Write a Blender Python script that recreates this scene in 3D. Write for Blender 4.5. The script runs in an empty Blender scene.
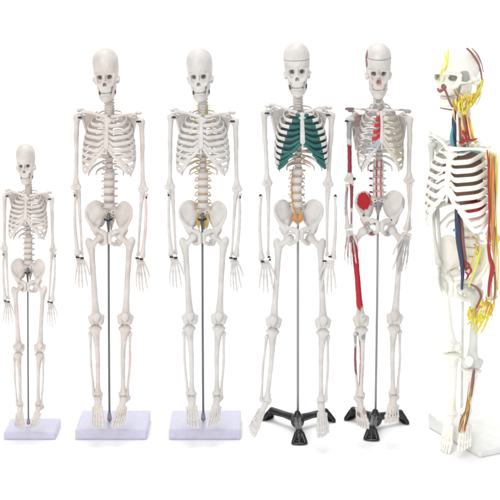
import bpy, math, random
import numpy as np
from mathutils import Matrix, Vector, Euler
rad = math.radians
random.seed(7)
scn = bpy.context.scene
C = scn.collection

# ---------------------------------------------------------------- scale, camera
S = 0.0022            # metres per unit; bones are modelled in units of about 2 mm
D = 1400.0            # camera distance (units)
HC = 517.0            # camera height (units)
V0 = 80.0
cam = bpy.data.cameras.new('camera'); camo = bpy.data.objects.new('camera', cam); C.objects.link(camo)
camo.location = (0, -D*S, HC*S); camo.rotation_euler = (rad(90), 0, 0)
cam.sensor_width = 36; cam.lens = 36*D/500.0; cam.shift_y = -(250+V0)/500.0
cam.clip_start = 0.05; cam.clip_end = 200
scn.camera = camo

# ---------------------------------------------------------------- light
w = bpy.data.worlds.new('World'); scn.world = w; w.use_nodes = True
bg = w.node_tree.nodes['Background']; bg.inputs[0].default_value = (0.97, 0.98, 1.0, 1); bg.inputs[1].default_value = 0.67
def area(name, loc, target, size, power, col=(1, 1, 1)):
    l = bpy.data.lights.new(name, 'AREA'); l.shape = 'SQUARE'; l.size = size; l.energy = power; l.color = col
    o = bpy.data.objects.new(name, l); C.objects.link(o); o.location = loc
    o.rotation_euler = (Vector(target)-Vector(loc)).to_track_quat('-Z', 'Y').to_euler()
    return o
area('overhead_softbox', (0, 0.3, 4.6), (0, 0.3, 0), 3.4, 42, (1, .99, .98))
area('backdrop_softbox', (0, 0.9, 4.2), (0, 2.6, 0.8), 2.6, 75)
area('key_softbox', (-1.6, -4.2, 2.3), (0, 0, .5), 2.6, 98, (1, .99, .98))
scn.view_settings.view_transform = 'Standard'; scn.view_settings.look = 'None'
scn.view_settings.exposure = 0; scn.view_settings.gamma = 1
scn.render.engine = 'CYCLES'
scn.cycles.filter_width = 2.0

# ---------------------------------------------------------------- materials
def new_mat(name):
    m = bpy.data.materials.new(name); m.use_nodes = True
    nt = m.node_tree
    return m, nt, nt.nodes['Principled BSDF']
def bone_mat(name, c1, c2, rough=.42, bump=.25, noise=140, painted=False, sss=0.0):
    m, nt, b = new_mat(name); N = nt.nodes; L = nt.links
    tc = N.new('ShaderNodeTexCoord')
    geo = N.new('ShaderNodeNewGeometry')
    n1 = N.new('ShaderNodeTexNoise'); n1.inputs['Scale'].default_value = 45; n1.inputs['Detail'].default_value = 5
    L.new(geo.outputs['Position'], n1.inputs['Vector'])
    cr = N.new('ShaderNodeValToRGB'); cr.color_ramp.elements[0].position = .3; cr.color_ramp.elements[1].position = .7
    cr.color_ramp.elements[0].color = (*c2, 1); cr.color_ramp.elements[1].color = (*c1, 1)
    L.new(n1.outputs[0], cr.inputs[0]); out = cr.outputs[0]
    if painted:
        at = N.new('ShaderNodeAttribute'); at.attribute_name = 'paint'
        mx = N.new('ShaderNodeMixRGB'); L.new(at.outputs['Alpha'], mx.inputs[0]); L.new(out, mx.inputs[1]); L.new(at.outputs['Color'], mx.inputs[2])
        out = mx.outputs[0]
    L.new(out, b.inputs['Base Color'])
    b.inputs['Roughness'].default_value = rough
    b.inputs['Specular IOR Level'].default_value = .35
    n2 = N.new('ShaderNodeTexNoise'); n2.inputs['Scale'].default_value = noise*3; n2.inputs['Detail'].default_value = 6
    L.new(geo.outputs['Position'], n2.inputs['Vector'])
    bp = N.new('ShaderNodeBump'); bp.inputs['Strength'].default_value = bump; bp.inputs['Distance'].default_value = .0012
    L.new(n2.outputs[0], bp.inputs['Height']); L.new(bp.outputs[0], b.inputs['Normal'])
    return m
def plain(name, col, rough=.4, metal=0, bump=0, scale=200):
    m, nt, b = new_mat(name); N = nt.nodes; L = nt.links
    geo = N.new('ShaderNodeNewGeometry')
    n = N.new('ShaderNodeTexNoise'); n.inputs['Scale'].default_value = scale; n.inputs['Detail'].default_value = 4
    L.new(geo.outputs['Position'], n.inputs['Vector'])
    mx = N.new('ShaderNodeMixRGB'); mx.inputs[1].default_value = (*[c*.86 for c in col], 1); mx.inputs[2].default_value = (*[min(.99, c*1.08) for c in col], 1)
    L.new(n.outputs[0], mx.inputs[0]); L.new(mx.outputs[0], b.inputs['Base Color'])
    b.inputs['Roughness'].default_value = rough; b.inputs['Metallic'].default_value = metal
    if bump:
        bp = N.new('ShaderNodeBump'); bp.inputs['Strength'].default_value = bump; bp.inputs['Distance'].default_value = .001
        L.new(n.outputs[0], bp.inputs['Height']); L.new(bp.outputs[0], b.inputs['Normal'])
    return m
M = {}
M['bone'] = bone_mat('bone', (.70, .65, .61), (.57, .51, .47))
M['bone_grey'] = bone_mat('bone_grey', (.685, .665, .64), (.58, .555, .53))
M['bone_paint'] = bone_mat('painted_bone', (.685, .65, .62), (.57, .53, .50), painted=True)
M['bone_warm'] = bone_mat('bone_warm', (.685, .65, .62), (.57, .53, .50))
M['white_bone'] = bone_mat('white_bone', (.95, .94, .89), (.91, .88, .79))  # near white: overexposure is put into the bone colour
M['white_bone_paint'] = bone_mat('painted_white_bone', (.95, .94, .89), (.91, .88, .79), painted=True)
M['tooth'] = plain('tooth', (.70, .65, .60), .3)
M['cart'] = bone_mat('cartilage', (.68, .63, .60), (.62, .57, .54))
M['disc'] = bone_mat('disc', (.52, .44, .40), (.44, .37, .34))
M['disc_red'] = plain('red_disc', (.56, .27, .23), .45)
M['disc_tan'] = plain('tan_disc', (.58, .40, .26), .45)
M['green'] = plain('green_cartilage', (.012, .125, .11), .35, bump=.3)
M['green_shade'] = plain('green_shade_membrane', (.003, .03, .027), .45, bump=.3)  # intercostal muscle tone, darkened to carry the shade between the ribs
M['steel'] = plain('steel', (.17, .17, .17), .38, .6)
M['chrome'] = plain('chrome', (.33, .33, .33), .3, .75)
M['wire'] = plain('dark_wire', (.05, .045, .045), .4, .7)
M['black'] = plain('black_plastic', (.008, .008, .009), .22)
M['plinth'] = plain('white_laminate', (.57, .56, .68), .30, bump=.12, scale=90)
M['plinth_pale'] = plain('pale_laminate', (.80, .80, .78), .30, scale=60)
M['nerve'] = plain('yellow_nerve', (.66, .43, .10), .4)
M['nerve_orange'] = plain('orange_nerve', (.60, .30, .10), .4)
M['nerve_bright'] = plain('bright_nerve', (.80, .66, .05), .4)
M['artery'] = plain('red_artery', (.42, .03, .025), .35)
M['vein'] = plain('blue_vein', (.035, .045, .10), .35)
M['teal'] = plain('teal_vessel', (.10, .36, .40), .4)
M['muscle'] = plain('orange_muscle', (.72, .28, .08), .45, bump=.4)
M['organ'] = plain('dark_red_organ', (.42, .02, .03), .4, bump=.3)
M['organ_pink'] = plain('pink_organ', (.70, .42, .38), .4)
M['floor'] = plain('white_paper', (.985, .985, .985), .9)

# ---------------------------------------------------------------- signed distance modelling
def V(*a): return np.array(a, float)
class Sdf:
    def __init__(s, lo, hi, h):
        s.lo = V(*lo)-2*h; s.h = h
        s.n = np.ceil((V(*hi)+2*h-s.lo)/h).astype(int)+1
        s.f = np.full(s.n, 6.0)
        s.ax = [s.lo[i]+h*np.arange(s.n[i]) for i in range(3)]
    def sub_box(s, lo, hi):
        i0 = np.maximum(0, np.floor((lo-s.lo)/s.h).astype(int)); i1 = np.minimum(s.n, np.ceil((hi-s.lo)/s.h).astype(int)+1)
        sl = tuple(slice(a, b) for a, b in zip(i0, i1))
        X = s.ax[0][sl[0]][:, None, None]; Y = s.ax[1][sl[1]][None, :, None]; Z = s.ax[2][sl[2]][None, None, :]
        return sl, X, Y, Z
    def comb(s, sl, d, k, op):
        f = s.f[sl]
        if f.size == 0: return
        if op == 'add':
            h = np.maximum(k-np.abs(f-d), 0)/k; s.f[sl] = np.minimum(f, d)-h*h*k*.25
        else:
            d = -d; h = np.maximum(k-np.abs(f-d), 0)/k; s.f[sl] = np.maximum(f, d)+h*h*k*.25
    def ell(s, c, r, k=1., op='add', rot=None):
        c = V(*c); r = V(*r); m = r.max()+k+2*s.h
        sl, X, Y, Z = s.sub_box(c-m, c+m); x, y, z = X-c[0], Y-c[1], Z-c[2]
        if rot is not None:
            R = np.array(Euler([rad(a) for a in rot]).to_matrix().transposed())
            x, y, z = (R[0, 0]*x+R[0, 1]*y+R[0, 2]*z, R[1, 0]*x+R[1, 1]*y+R[1, 2]*z, R[2, 0]*x+R[2, 1]*y+R[2, 2]*z)
        k0 = np.sqrt((x/r[0])**2+(y/r[1])**2+(z/r[2])**2)
        k1 = np.sqrt((x/r[0]**2)**2+(y/r[1]**2)**2+(z/r[2]**2)**2)+1e-9
        s.comb(sl, k0*(k0-1)/k1, k, op); return s
    def cone(s, a, b, ra, rb=None, k=1., op='add', fy=1.0):
        if rb is None: rb = ra
        a = V(*a); b = V(*b); m = max(ra, rb)+k+2*s.h
        sl, X, Y, Z = s.sub_box(np.minimum(a, b)-m, np.maximum(a, b)+m)
        d = b-a; L2 = (d*d).sum()+1e-9
        t = np.clip(((X-a[0])*d[0]+(Y-a[1])*d[1]+(Z-a[2])*d[2])/L2, 0, 1)
        q = np.sqrt((X-a[0]-t*d[0])**2+((Y-a[1]-t*d[1])/fy)**2+(Z-a[2]-t*d[2])**2)
        s.comb(sl, q-(ra+(rb-ra)*t), k, op); return s
    def path(s, pts, rr, k=1., op='add'):
        if len(pts) > 3:
            t = np.linspace(0, len(pts)-1, (len(pts)-1)*3+1); rr = np.interp(t, range(len(pts)), rr); pts = [tuple(p) for p in crom(pts, 3)]
        P = np.array(pts, float); m = max(rr)+k+2*s.h
        sl, X, Y, Z = s.sub_box(P.min(0)-m, P.max(0)+m); best = None
        for i in range(len(P)-1):
            a = P[i]; d = P[i+1]-a; t = np.clip(((X-a[0])*d[0]+(Y-a[1])*d[1]+(Z-a[2])*d[2])/((d*d).sum()+1e-9), 0, 1)
            q = np.sqrt((X-a[0]-t*d[0])**2+(Y-a[1]-t*d[1])**2+(Z-a[2]-t*d[2])**2)-(rr[i]+(rr[i+1]-rr[i])*t)
            best = q if best is None else np.minimum(best, q)
        s.comb(sl, best, k, op)
        return s
    def tri(s, a, b, c, th, k=.6, op='add'):
        a, b, c = V(*a), V(*b), V(*c); m = th+k+2*s.h
        sl, X, Y, Z = s.sub_box(np.minimum(np.minimum(a, b), c)-m, np.maximum(np.maximum(a, b), c)+m)
        n = np.cross(b-a, c-a); n /= np.linalg.norm(n)
        pl = (X-a[0])*n[0]+(Y-a[1])*n[1]+(Z-a[2])*n[2]
        ins = None; seg = None
        for p, q in ((a, b), (b, c), (c, a)):
            e = q-p; en = np.cross(n, e); sd = (X-p[0])*en[0]+(Y-p[1])*en[1]+(Z-p[2])*en[2]
            ins = (sd >= 0) if ins is None else ins & (sd >= 0)
            t = np.clip(((X-p[0])*e[0]+(Y-p[1])*e[1]+(Z-p[2])*e[2])/(e*e).sum(), 0, 1)
            dd = (X-p[0]-t*e[0])**2+(Y-p[1]-t*e[1])**2+(Z-p[2]-t*e[2])**2
            seg = dd if seg is None else np.minimum(seg, dd)
        s.comb(sl, np.where(ins, np.abs(pl), np.sqrt(seg))-th, k, op); return s
    def noise(s, amp, wl, seed=1):
        r = np.random.RandomState(seed); g = np.zeros(s.n)
        X = s.ax[0][:, None, None]; Y = s.ax[1][None, :, None]; Z = s.ax[2][None, None, :]
        for _ in range(7):
            v = r.normal(size=3); v /= np.linalg.norm(v); v *= 2*math.pi/(wl*r.uniform(.6, 1.5))
            g = g+np.sin(X*v[0]+Y*v[1]+Z*v[2]+r.uniform(0, 6.28))
        s.f += g*amp/2.6; return s
    def clipz(s, z, keep):
        Z = s.ax[2][None, None, :]
        s.f = np.maximum(s.f, (Z-z) if keep == 'below' else (z-Z)); return s
    def mesh(s, name):
        v, q = nets(s.f, s.lo, s.h); return raw_mesh(name, v, q)
def nets(f, lo, h):
    ins = f < 0
    c = [f[i:f.shape[0]-1+i, j:f.shape[1]-1+j, k:f.shape[2]-1+k] for i in (0, 1) for j in (0, 1) for k in (0, 1)]
    cnt = sum((a < 0).astype(np.int8) for a in c)
    act = (cnt > 0) & (cnt < 8)
    idx = np.full(act.shape, -1, np.int64); I = np.argwhere(act); idx[act] = np.arange(len(I))
    vals = np.stack([a[act] for a in c], 1)
    cor = np.array([(i, j, k) for i in (0, 1) for j in (0, 1) for k in (0, 1)], float)
    acc = np.zeros((len(I), 3)); num = np.zeros(len(I))
    for a in range(8):
        for b in range(a+1, 8):
            if abs(cor[a]-cor[b]).sum() != 1: continue
            fa, fb = vals[:, a], vals[:, b]; m = (fa < 0) != (fb < 0)
            t = np.where(m, fa/(fa-fb+1e-12), 0)
            acc += np.where(m[:, None], cor[a]+t[:, None]*(cor[b]-cor[a]), 0); num += m
    v = lo+h*(I+acc/num[:, None])
    quads = []
    for ax in range(3):
        s0 = [slice(None)]*3; s1 = [slice(None)]*3; s0[ax] = slice(0, -1); s1[ax] = slice(1, None)
        A = ins[tuple(s0)]; B = ins[tuple(s1)]
        E = np.argwhere(A != B)
        o1, o2 = [(1, 2), (2, 0), (0, 1)][ax]
        ok = (E[:, o1] > 0) & (E[:, o2] > 0) & (E[:, o1] < f.shape[o1]-1) & (E[:, o2] < f.shape[o2]-1)
        E = E[ok]
        if len(E) == 0: continue
        def g(d1, d2):
            q = E.copy(); q[:, o1] += d1; q[:, o2] += d2; return idx[q[:, 0], q[:, 1], q[:, 2]]
        Q = np.stack([g(-1, -1), g(0, -1), g(0, 0), g(-1, 0)], 1)
        flip = ~A[tuple(E.T)]
        Q[flip] = Q[flip][:, ::-1]; quads.append(Q)
    return v, np.concatenate(quads)
def raw_mesh(name, v, q, smooth=True):
    me = bpy.data.meshes.new(name)
    v = np.asarray(v, np.float32); q = np.asarray(q, np.int32)
    me.vertices.add(len(v)); me.vertices.foreach_set('co', v.ravel())
    me.loops.add(q.size); me.loops.foreach_set('vertex_index', q.ravel())
    me.polygons.add(len(q)); me.polygons.foreach_set('loop_start', np.arange(0, q.size, q.shape[1], dtype=np.int32))
    me.polygons.foreach_set('loop_total', np.full(len(q), q.shape[1], np.int32))
    me.update(calc_edges=True); me.validate()
    if smooth: me.polygons.foreach_set('use_smooth', np.ones(len(me.polygons), bool))
    return me
def crom(pts, n):
    P = np.array(pts, float); P = np.vstack([2*P[0]-P[1], P, 2*P[-1]-P[-2]]); out = []
    for i in range(1, len(P)-2):
        for j in range(n):
            t = j/n; a, b, c, d = P[i-1], P[i], P[i+1], P[i+2]
            out.append(.5*((2*b)+(c-a)*t+(2*a-5*b+4*c-d)*t*t+(3*b-a-3*c+d)*t**3))
    out.append(P[-2]); return np.array(out)
def sweep(pts, ra, rb=None, n=5, seg=10, up=(0, 0, 1)):
    """round-ended tube through pts; ra along 'up', rb across; radii may be lists per control point"""
    P = crom(pts, n); m = len(P)
    t = np.linspace(0, len(pts)-1, m)
    ra = np.interp(t, range(len(pts)), ra if hasattr(ra, '__len__') else [ra]*len(pts))
    rb = ra if rb is None else np.interp(t, range(len(pts)), rb if hasattr(rb, '__len__') else [rb]*len(pts))
    T = np.gradient(P, axis=0); T /= np.linalg.norm(T, axis=1)[:, None]+1e-9
    up = V(*up); vs = []
    prev = None
    for i in range(m):
        U = up-T[i]*(up@T[i])
        if np.linalg.norm(U) < .15: U = prev if prev is not None else V(1, 0, 0)-T[i]*T[i][0]
        U = U-T[i]*(U@T[i]); U /= np.linalg.norm(U); prev = U
        W = np.cross(T[i], U)
        for j in range(seg):
            a = 2*math.pi*j/seg
            vs.append(P[i]+U*math.cos(a)*ra[i]+W*math.sin(a)*rb[i])
    q = [(i*seg+j, i*seg+(j+1) % seg, (i+1)*seg+(j+1) % seg, (i+1)*seg+j) for i in range(m-1) for j in range(seg)]
    # rounded caps
    for end, i, sg in ((0, 0, -1), (1, m-1, 1)):
        base = i*seg; r = min(ra[i], rb[i])
        ring = []
        for s_ in (0.7,):
            cc = P[i]+T[i]*sg*r*.6; start = len(vs)
            for j in range(seg): vs.append(cc+(vs[base+j]-P[i])*s_)
            for j in range(seg):
                a, b = base+j, base+(j+1) % seg; c, d = start+(j+1) % seg, start+j
                q.append((a, b, c, d) if end else (b, a, d, c))
        k = len(vs); vs.append(P[i]+T[i]*sg*r)
        for j in range(0, seg, 2):
            a, b, c = start+j, start+(j+1) % seg, start+(j+2) % seg
            q.append((a, b, c, k) if end else (c, b, a, k))
    return np.array(vs), np.array(q)
def merge(parts):
    vs, qs, o = [], [], 0
    for v, q in parts: vs.append(v); qs.append(np.asarray(q)+o); o += len(v)
    return np.vstack(vs), np.vstack(qs)
def box_vq(c, r, bev=.15):
    """bevelled box as vertices + quads"""
    c = V(*c); r = V(*r); bev = min(bev, r.min()*.6)
    vs = []; q = []; key = {}
    sg = [(a, b, d) for a in (-1, 1) for b in (-1, 1) for d in (-1, 1)]
    for s_ in sg:
        for ax in range(3):
            p = [s_[i]*(r[i] if i == ax else r[i]-bev) for i in range(3)]
            key[(s_, ax)] = len(vs); vs.append(c+V(*p))
    for ax in range(3):
        o1, o2 = [(1, 2), (2, 0), (0, 1)][ax]
        for sd in (-1, 1):
            loop = []
            for a, b in ((-1, -1), (1, -1), (1, 1), (-1, 1)):
                s_ = [0, 0, 0]; s_[ax] = sd; s_[o1] = a; s_[o2] = b; loop.append(key[(tuple(s_), ax)])
            q.append(loop if sd > 0 else loop[::-1])
        for a in (-1, 1):
            for b in (-1, 1):
                s1 = [0, 0, 0]; s1[o1] = a; s1[o2] = b; s2 = list(s1); s1[ax] = -1; s2[ax] = 1
                l = [key[(tuple(s1), o1)], key[(tuple(s2), o1)], key[(tuple(s2), o2)], key[(tuple(s1), o2)]]
                q.append(l if a*b < 0 else l[::-1])
    for s_ in sg:
        l = [key[(s_, 0)], key[(s_, 1)], key[(s_, 2)]]
        if s_[0]*s_[1]*s_[2] < 0: l = l[::-1]
        q.append(l+[l[0]])
    return np.array(vs), q
def poly_mesh(name, v, q, smooth=False):
    me = bpy.data.meshes.new(name); me.from_pydata([tuple(a) for a in v], [], [list(dict.fromkeys(list(f))) for f in q])
    me.update()
    for p in me.polygons: p.use_smooth = smooth
    return me

# ---------------------------------------------------------------- prototype bones (image-left side; medial = +x, front = -y)
PR = {}
def skull_sdf():
    s = Sdf((-15, -17, 5), (15, 19, 57), .36)
    s.ell((0, 3.5, 38), (13.0, 15, 17.5), .5)
    s.ell((0, -2.5, 40), (11.4, 11.8, 14.5), 3)
    s.ell((0, 2, 42.6), (12.5, 13.6, 12.2), 1.5)
    s.ell((0, 4, 30), (12.0, 13, 11), 2.5)
    for x in (-1, 1):
        s.path([(x*.8, -12.9, 30.8), (x*5, -12.6, 31.2), (x*9.5, -9.2, 29.3)], [.7, .8, .9], 2.6)      # brow
        s.path([(x*8.9, -8.6, 29), (x*8.7, -9.4, 24.5), (x*7.0, -11.0, 20.5), (x*4, -10.5, 17.5)], [1.2, 1.7, 2.2, 2.0], 2.2)  # cheek
        s.path([(x*9, -9.5, 22.6), (x*12.0, -4.5, 22.6), (x*12.4, 1, 23.2)], [1.5, 1.0, 1.1], .9)     # arch
        s.ell((x*11.2, 4.5, 20.6), (1.8, 2.6, 3.4), 1.8)                                            # mastoid
        s.ell((x*12.6, 2.2, 23.8), (1.5, 1.8, 2.0), 1.2)
    s.ell((0, -8.8, 20), (5.2, 5.0, 8), 2.5)
    s.ell((0, 0, 27), (11.4, 10.5, 9), 2.5); s.ell((0, -3, 25), (9.8, 7.5, 7), 2.5); s.ell((0, -1, 18), (6.5, 7, 6), 2.5)
    s.ell((0, -9.3, 14), (6.0, 4.4, 4.2), 2); s.ell((0, -1, 14), (7.2, 5, 6.5), 2)
    s.path([(0, -13.4, 30), (0, -14.8, 25.6)], [1.3, 1.0], 1.2)      # nasal bone
    for x in (-1, 1):
        s.ell((x*4.8, -13.5, 27.2), (2.7, 6.4, 2.6), .6, 'sub', (0, x*8, x*-12))
        s.ell((x*4.4, -7.5, 27), (2.1, 6.5, 2.1), .4, 'sub')
        s.ell((x*.75, -13.8, 20.1), (1.15, 5.5, 2.1), .4, 'sub', (0, x*-14, 0))
        s.ell((x*12.2, -6, 27), (1.0, 3.0, 4.4), 1.2, 'sub')          # temple
        s.ell((x*8.9, -6.5, 16.6), (1.7, 3.5, 2.6), 1, 'sub')
    s.noise(.10, 6, 3)
    return s
s = skull_sdf(); f0 = s.f.copy(); PR['skull'] = s.mesh('skull')
for nm, zc in (('a', 38.6), ('b', 42.0)):
    s.f = f0.copy(); s.clipz(zc-.22, 'below'); PR['skull_low_'+nm] = s.mesh('skull')
    s.f = f0.copy(); s.clipz(zc+.22, 'above'); PR['skull_cap_'+nm] = s.mesh('skull_cap')
s = Sdf((-12, -14, -1), (12, 8, 24), .36)
for x in (-1, 1):
    s.path([(x*.1, -10.6, 3.0), (x*3.2, -10.0, 3.2), (x*6.0, -4.5, 4.6), (x*7.8, 0, 7.6)], [2.7, 2.6, 2.2, 2.2], 1.2)
    s.tri((x*8.0, 1, 7), (x*9.7, 3.0, 20), (x*8.8, -5, 18), 1.1, 1); s.tri((x*8.0, 1, 7), (x*8.8, -5, 18), (x*6.2, -6, 5), 1.3, 1)
    s.path([(x*7.8, 0, 7.6), (x*8.8, 1.5, 14), (x*9.6, 2.6, 20.6)], [2.0, 1.7, 1.5], 1); s.path([(x*6.2, -5.5, 6), (x*7.6, -5.4, 12)], [2.0, 1.1], 1.2)
    s.path([(x*8.8, -1.5, 12), (x*9.0, -3.5, 19)], [1.4, .9], 1)
    s.path([(x*1.2, -11, 6.4), (x*4.2, -8.8, 7.0)], [1.9, 1.8], 1.2)
s.ell((0, -12, 1.9), (2.3, 1.6, 1.6), 1.5); s.noise(.08, 5, 5); PR['mandible'] = s.mesh('mandible')
def teeth(zc, ht, name, hw):
    parts = []
    for i in range(12):
        t = (i-5.5)/5.5; a = t*1.15
        x = hw*math.sin(a)*1.05; y = -13.5+5.2*(1-math.cos(a))
        parts.append(box_vq((x, y, zc), (.44, .5, ht*(1-.15*abs(t))), .16))
    v = np.vstack([p[0] for p in parts]); q = []; o = 0
    for p in parts: q += [[k+o for k in f] for f in p[1]]; o += len(p[0])
    return poly_mesh(name, v, q, True)
PR['teeth_up'] = teeth(9.5, 1.1, 'upper_teeth', 4.8); PR['teeth_lo'] = teeth(8.2, .95, 'lower_teeth', 4.2)

def vertebra(name, bw, bd, bh, tp, sp, k=1., dz=0):
    H = bh/2
    s = Sdf((-bw/2-tp-2, -bd/2-2, -bh-3), (bw/2+tp+2, bd/2+sp+3, bh+2), .3)
    s.ell((0, 0, 0), (bw/2*.84, bd/2*.86, H*1.4), .5)
    s.ell((0, 0, H*.8), (bw/2*1.07, bd/2*1.07, .95), .9); s.ell((0, 0, -H*.8), (bw/2*1.1, bd/2*1.1, .95), .9)
    for x in (-1, 1):
        s.cone((x*bw*.3, bd*.4, 0), (x*bw*.36, bd*.8, .3), 1.2, 1.1, k)
        s.cone((x*bw*.36, bd*.8, .3), (x*(bw/2+tp), bd*.85, dz), 1.2, 1.0, k)
        s.cone((x*bw*.34, bd*.8, H+1), (x*bw*.34, bd*.85, -H-1), .8, .8, k)
        s.cone((x*bw*.36, bd*.8, .3), (0, bd*.95, 0), .9, .9, k)
    s.cone((0, bd*.95, 0), (0, bd*.6+sp, -H), .9, .7, k)
    s.noise(.06, 3, 4)
    return s.mesh(name)
PR['cerv'] = vertebra('cervical_vertebra', 6.6, 5, 1.7, 1.2, 4, dz=-.2)
PR['thor'] = vertebra('thoracic_vertebra', 7.4, 6, 3.7, 3.0, 7, dz=1)
PR['lumb'] = vertebra('lumbar_vertebra', 12.0, 8, 5.6, 1.8, 7, dz=.4)
s = Sdf((-4, -4, -1.5), (4, 4, 1.5), .25); s.ell((0, 0, 0), (3.4, 2.6, .9)); PR['disc_c'] = s.mesh('intervertebral_disc')
s = Sdf((-6.5, -6, -2), (6.5, 6, 2), .3); s.ell((0, 0, 0), (5.5, 3.7, 1.25)); PR['disc_l'] = s.mesh('intervertebral_disc')

# humerus, L = 72
s = Sdf((-6, -5, -3), (7, 6, 76), .36)
s.ell((1.6, .4, 68.8), (3.4, 3.4, 3.7)); s.ell((-1.4, -.6, 68.5), (2.4, 2.6, 3.4), 1.5)
s.path([(-.3, 0, 67), (-.2, 0, 56), (0, 0, 34), (.1, 0, 14), (0, 0, 7)], [3.0, 2.3, 1.95, 2.0, 2.3], 1)
s.ell((-.9, -.6, 47), (1.6, 1.5, 8), 1.5)
s.cone((-2.6, 0, 1.6), (2.8, 0, 1.6), 1.8, 2.1, 2); s.cone((0, 0, 9), (4.0, .5, 3.2), 1.6, 1.3, 2); s.cone((0, 0, 9), (-3.7, .3, 3.2), 1.6, 1.1, 2)
s.ell((0, -2, 4.2), (1.5, 1, 1.6), .8, 'sub'); s.noise(.10, 6, 6); PR['humerus'] = s.mesh('humerus')
# radius (lateral), L = 64
s = Sdf((-5, -4, -2), (5, 4, 67), .33)
s.ell((0, 0, 63.3), (2.1, 2.0, 1.3)); s.path([(0, 0, 63), (.2, 0, 58), (-.5, 0, 50), (-1.1, 0, 30), (-.3, 0, 10), (.2, 0, 2.5)], [1.4, 1.15, 1.3, 1.35, 1.7, 2.7], 1.2)
s.ell((-1.5, 0, 1), (1.1, 1.2, 2)); s.noise(.07, 6, 7); PR['radius'] = s.mesh('radius')
s = Sdf((-4, -4, -3), (5, 5, 71), .33)
s.path([(0, .8, 68), (.2, .5, 62), (.4, 0, 52), (.2, 0, 30), (0, 0, 8), (0, 0, 2)], [2.3, 2.2, 1.5, 1.2, 1.0, 1.5], 1.2)
s.ell((0, -1.8, 66), (1.4, 1.2, 1.8), .6, 'sub'); s.cone((0, 0, 2), (.5, .3, -.6), 1.2, .6); s.noise(.07, 6, 8); PR['ulna'] = s.mesh('ulna')
# femur, L = 84
s = Sdf((-8, -7, -2), (14, 8, 92), .4)
s.ell((9.4, -.6, 85.8), (4.1, 4.1, 4.1)); s.cone((7.6, -.3, 84.5), (1.2, 0, 77.5), 2.4, 2.9, 2.2)
s.ell((-1.6, .6, 80.4), (3.2, 3.0, 5.0), 2); s.ell((1.6, 1.5, 73), (1.6, 1.5, 2), 2)
s.path([(0, 0, 77), (.4, 0, 66), (.3, -.5, 44), (0, -.2, 24), (0, 0, 13), (0, 0, 9)], [3.6, 2.7, 2.5, 2.8, 3.6, 4.2], 1.5)
s.ell((-3.6, .6, 4.2), (3.1, 4.6, 4.4), 1.4); s.ell((3.6, .6, 4.0), (3.1, 4.6, 4.6), 1.4); s.cone((-5, 0, 8), (5, 0, 8), 2.2, 2.2, 3)
s.ell((0, 1.2, 4.2), (4, 3.4, 4.6), 1); s.ell((0, -4.2, 1.6), (1.2, 2.0, 3.6), 1, 'sub'); s.noise(.11, 7, 9); PR['femur'] = s.mesh('femur')
s = Sdf((-4, -3, -5), (4, 3, 5), .3); s.ell((0, 0, .4), (3.2, 1.5, 3.2)); s.ell((0, 0, -2), (1.8, 1.2, 2.4), 1.5); PR['patella'] = s.mesh('patella')
# tibia, L = 70
s = Sdf((-8, -6, -5), (8, 7, 73), .4)
s.ell((0, .4, 67.2), (6.3, 4.2, 2.6)); s.ell((-3, .4, 67.2), (3, 3.8, 2.4), 1); s.cone((0, .2, 66), (.6, 0, 56), 4.6, 2.8, 2.5); s.ell((0, -3, 59.5), (1.7, 1.5, 3), 1.5)
s.path([(.6, 0, 57), (1.0, 0, 42), (.8, 0, 24), (.4, 0, 10), (0, 0, 3)], [2.8, 2.3, 2.0, 2.1, 3.1], 1.5)
s.ell((.2, 0, 1.6), (4, 3.4, 2.0), 1.5); s.cone((2.9, -.3, 1.5), (3.2, -.3, -2.2), 1.6, 1.1, 1); s.noise(.10, 6, 10); PR['tibia'] = s.mesh('tibia')
s = Sdf((-4, -4, -6), (4, 4, 70), .33)
s.ell((0, 0, 65.5), (2.1, 2.1, 2.5)); s.path([(0, 0, 64), (-.3, 0, 52), (-.9, 0, 32), (-.2, 0, 10), (0, 0, 0)], [1.5, 1.05, 1.15, 1.1, 1.5], 1.2)
s.ell((0, 0, -1.5), (1.7, 1.8, 3.2)); s.noise(.07, 5, 11); PR['fibula'] = s.mesh('fibula')
# clavicle from medial (0) to lateral (-x), L = 26
s = Sdf((-28, -5, -3), (3, 5, 4), .33)
s.path([(0, 0, 0), (-6, -1.4, .5), (-13, 0, .8), (-20, 1.6, .6), (-25.5, .8, 0)], [2.0, 1.35, 1.15, 1.2, 1.6], 1); s.noise(.07, 4, 12); PR['clavicle'] = s.mesh('clavicle')
# scapula; origin at glenoid; blade medial and down, behind ribs
s = Sdf((-8, -8, -38), (20, 12, 13), .38)
g_ = (0.5, 1, 0); t_ = (15, 7.5, 3.5); b_ = (9.5, 8, -33)
s.tri(g_, t_, b_, .55, 1); s.path([g_, (4, 5, -16), b_], [1.4, 1.1, 1.1], 1); s.path([t_, (14.5, 8.6, -12), b_], [.9, .8, 1.1], .8)
s.ell((-.4, .2, 0), (1.5, 2.2, 3.4), 1); s.path([(14, 8, 0), (7, 8, 3), (0, 5.5, 6), (-3.5, 1, 6.3)], [.9, 1.1, 1.6, 2.2], 1.2)
s.tri((13, 7.6, 0), (2, 4, 2), (-1, 5.5, 5.5), .6, 1); s.path([(2.5, 1, 3), (2.6, -3, 5), (-.6, -4.6, 4)], [1.3, 1.2, 1.1], 1)
s.ell((-2.8, .5, 6.6), (3, 3, 1.3), 1); s.noise(.09, 5, 13); PR['scapula'] = s.mesh('scapula')
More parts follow.
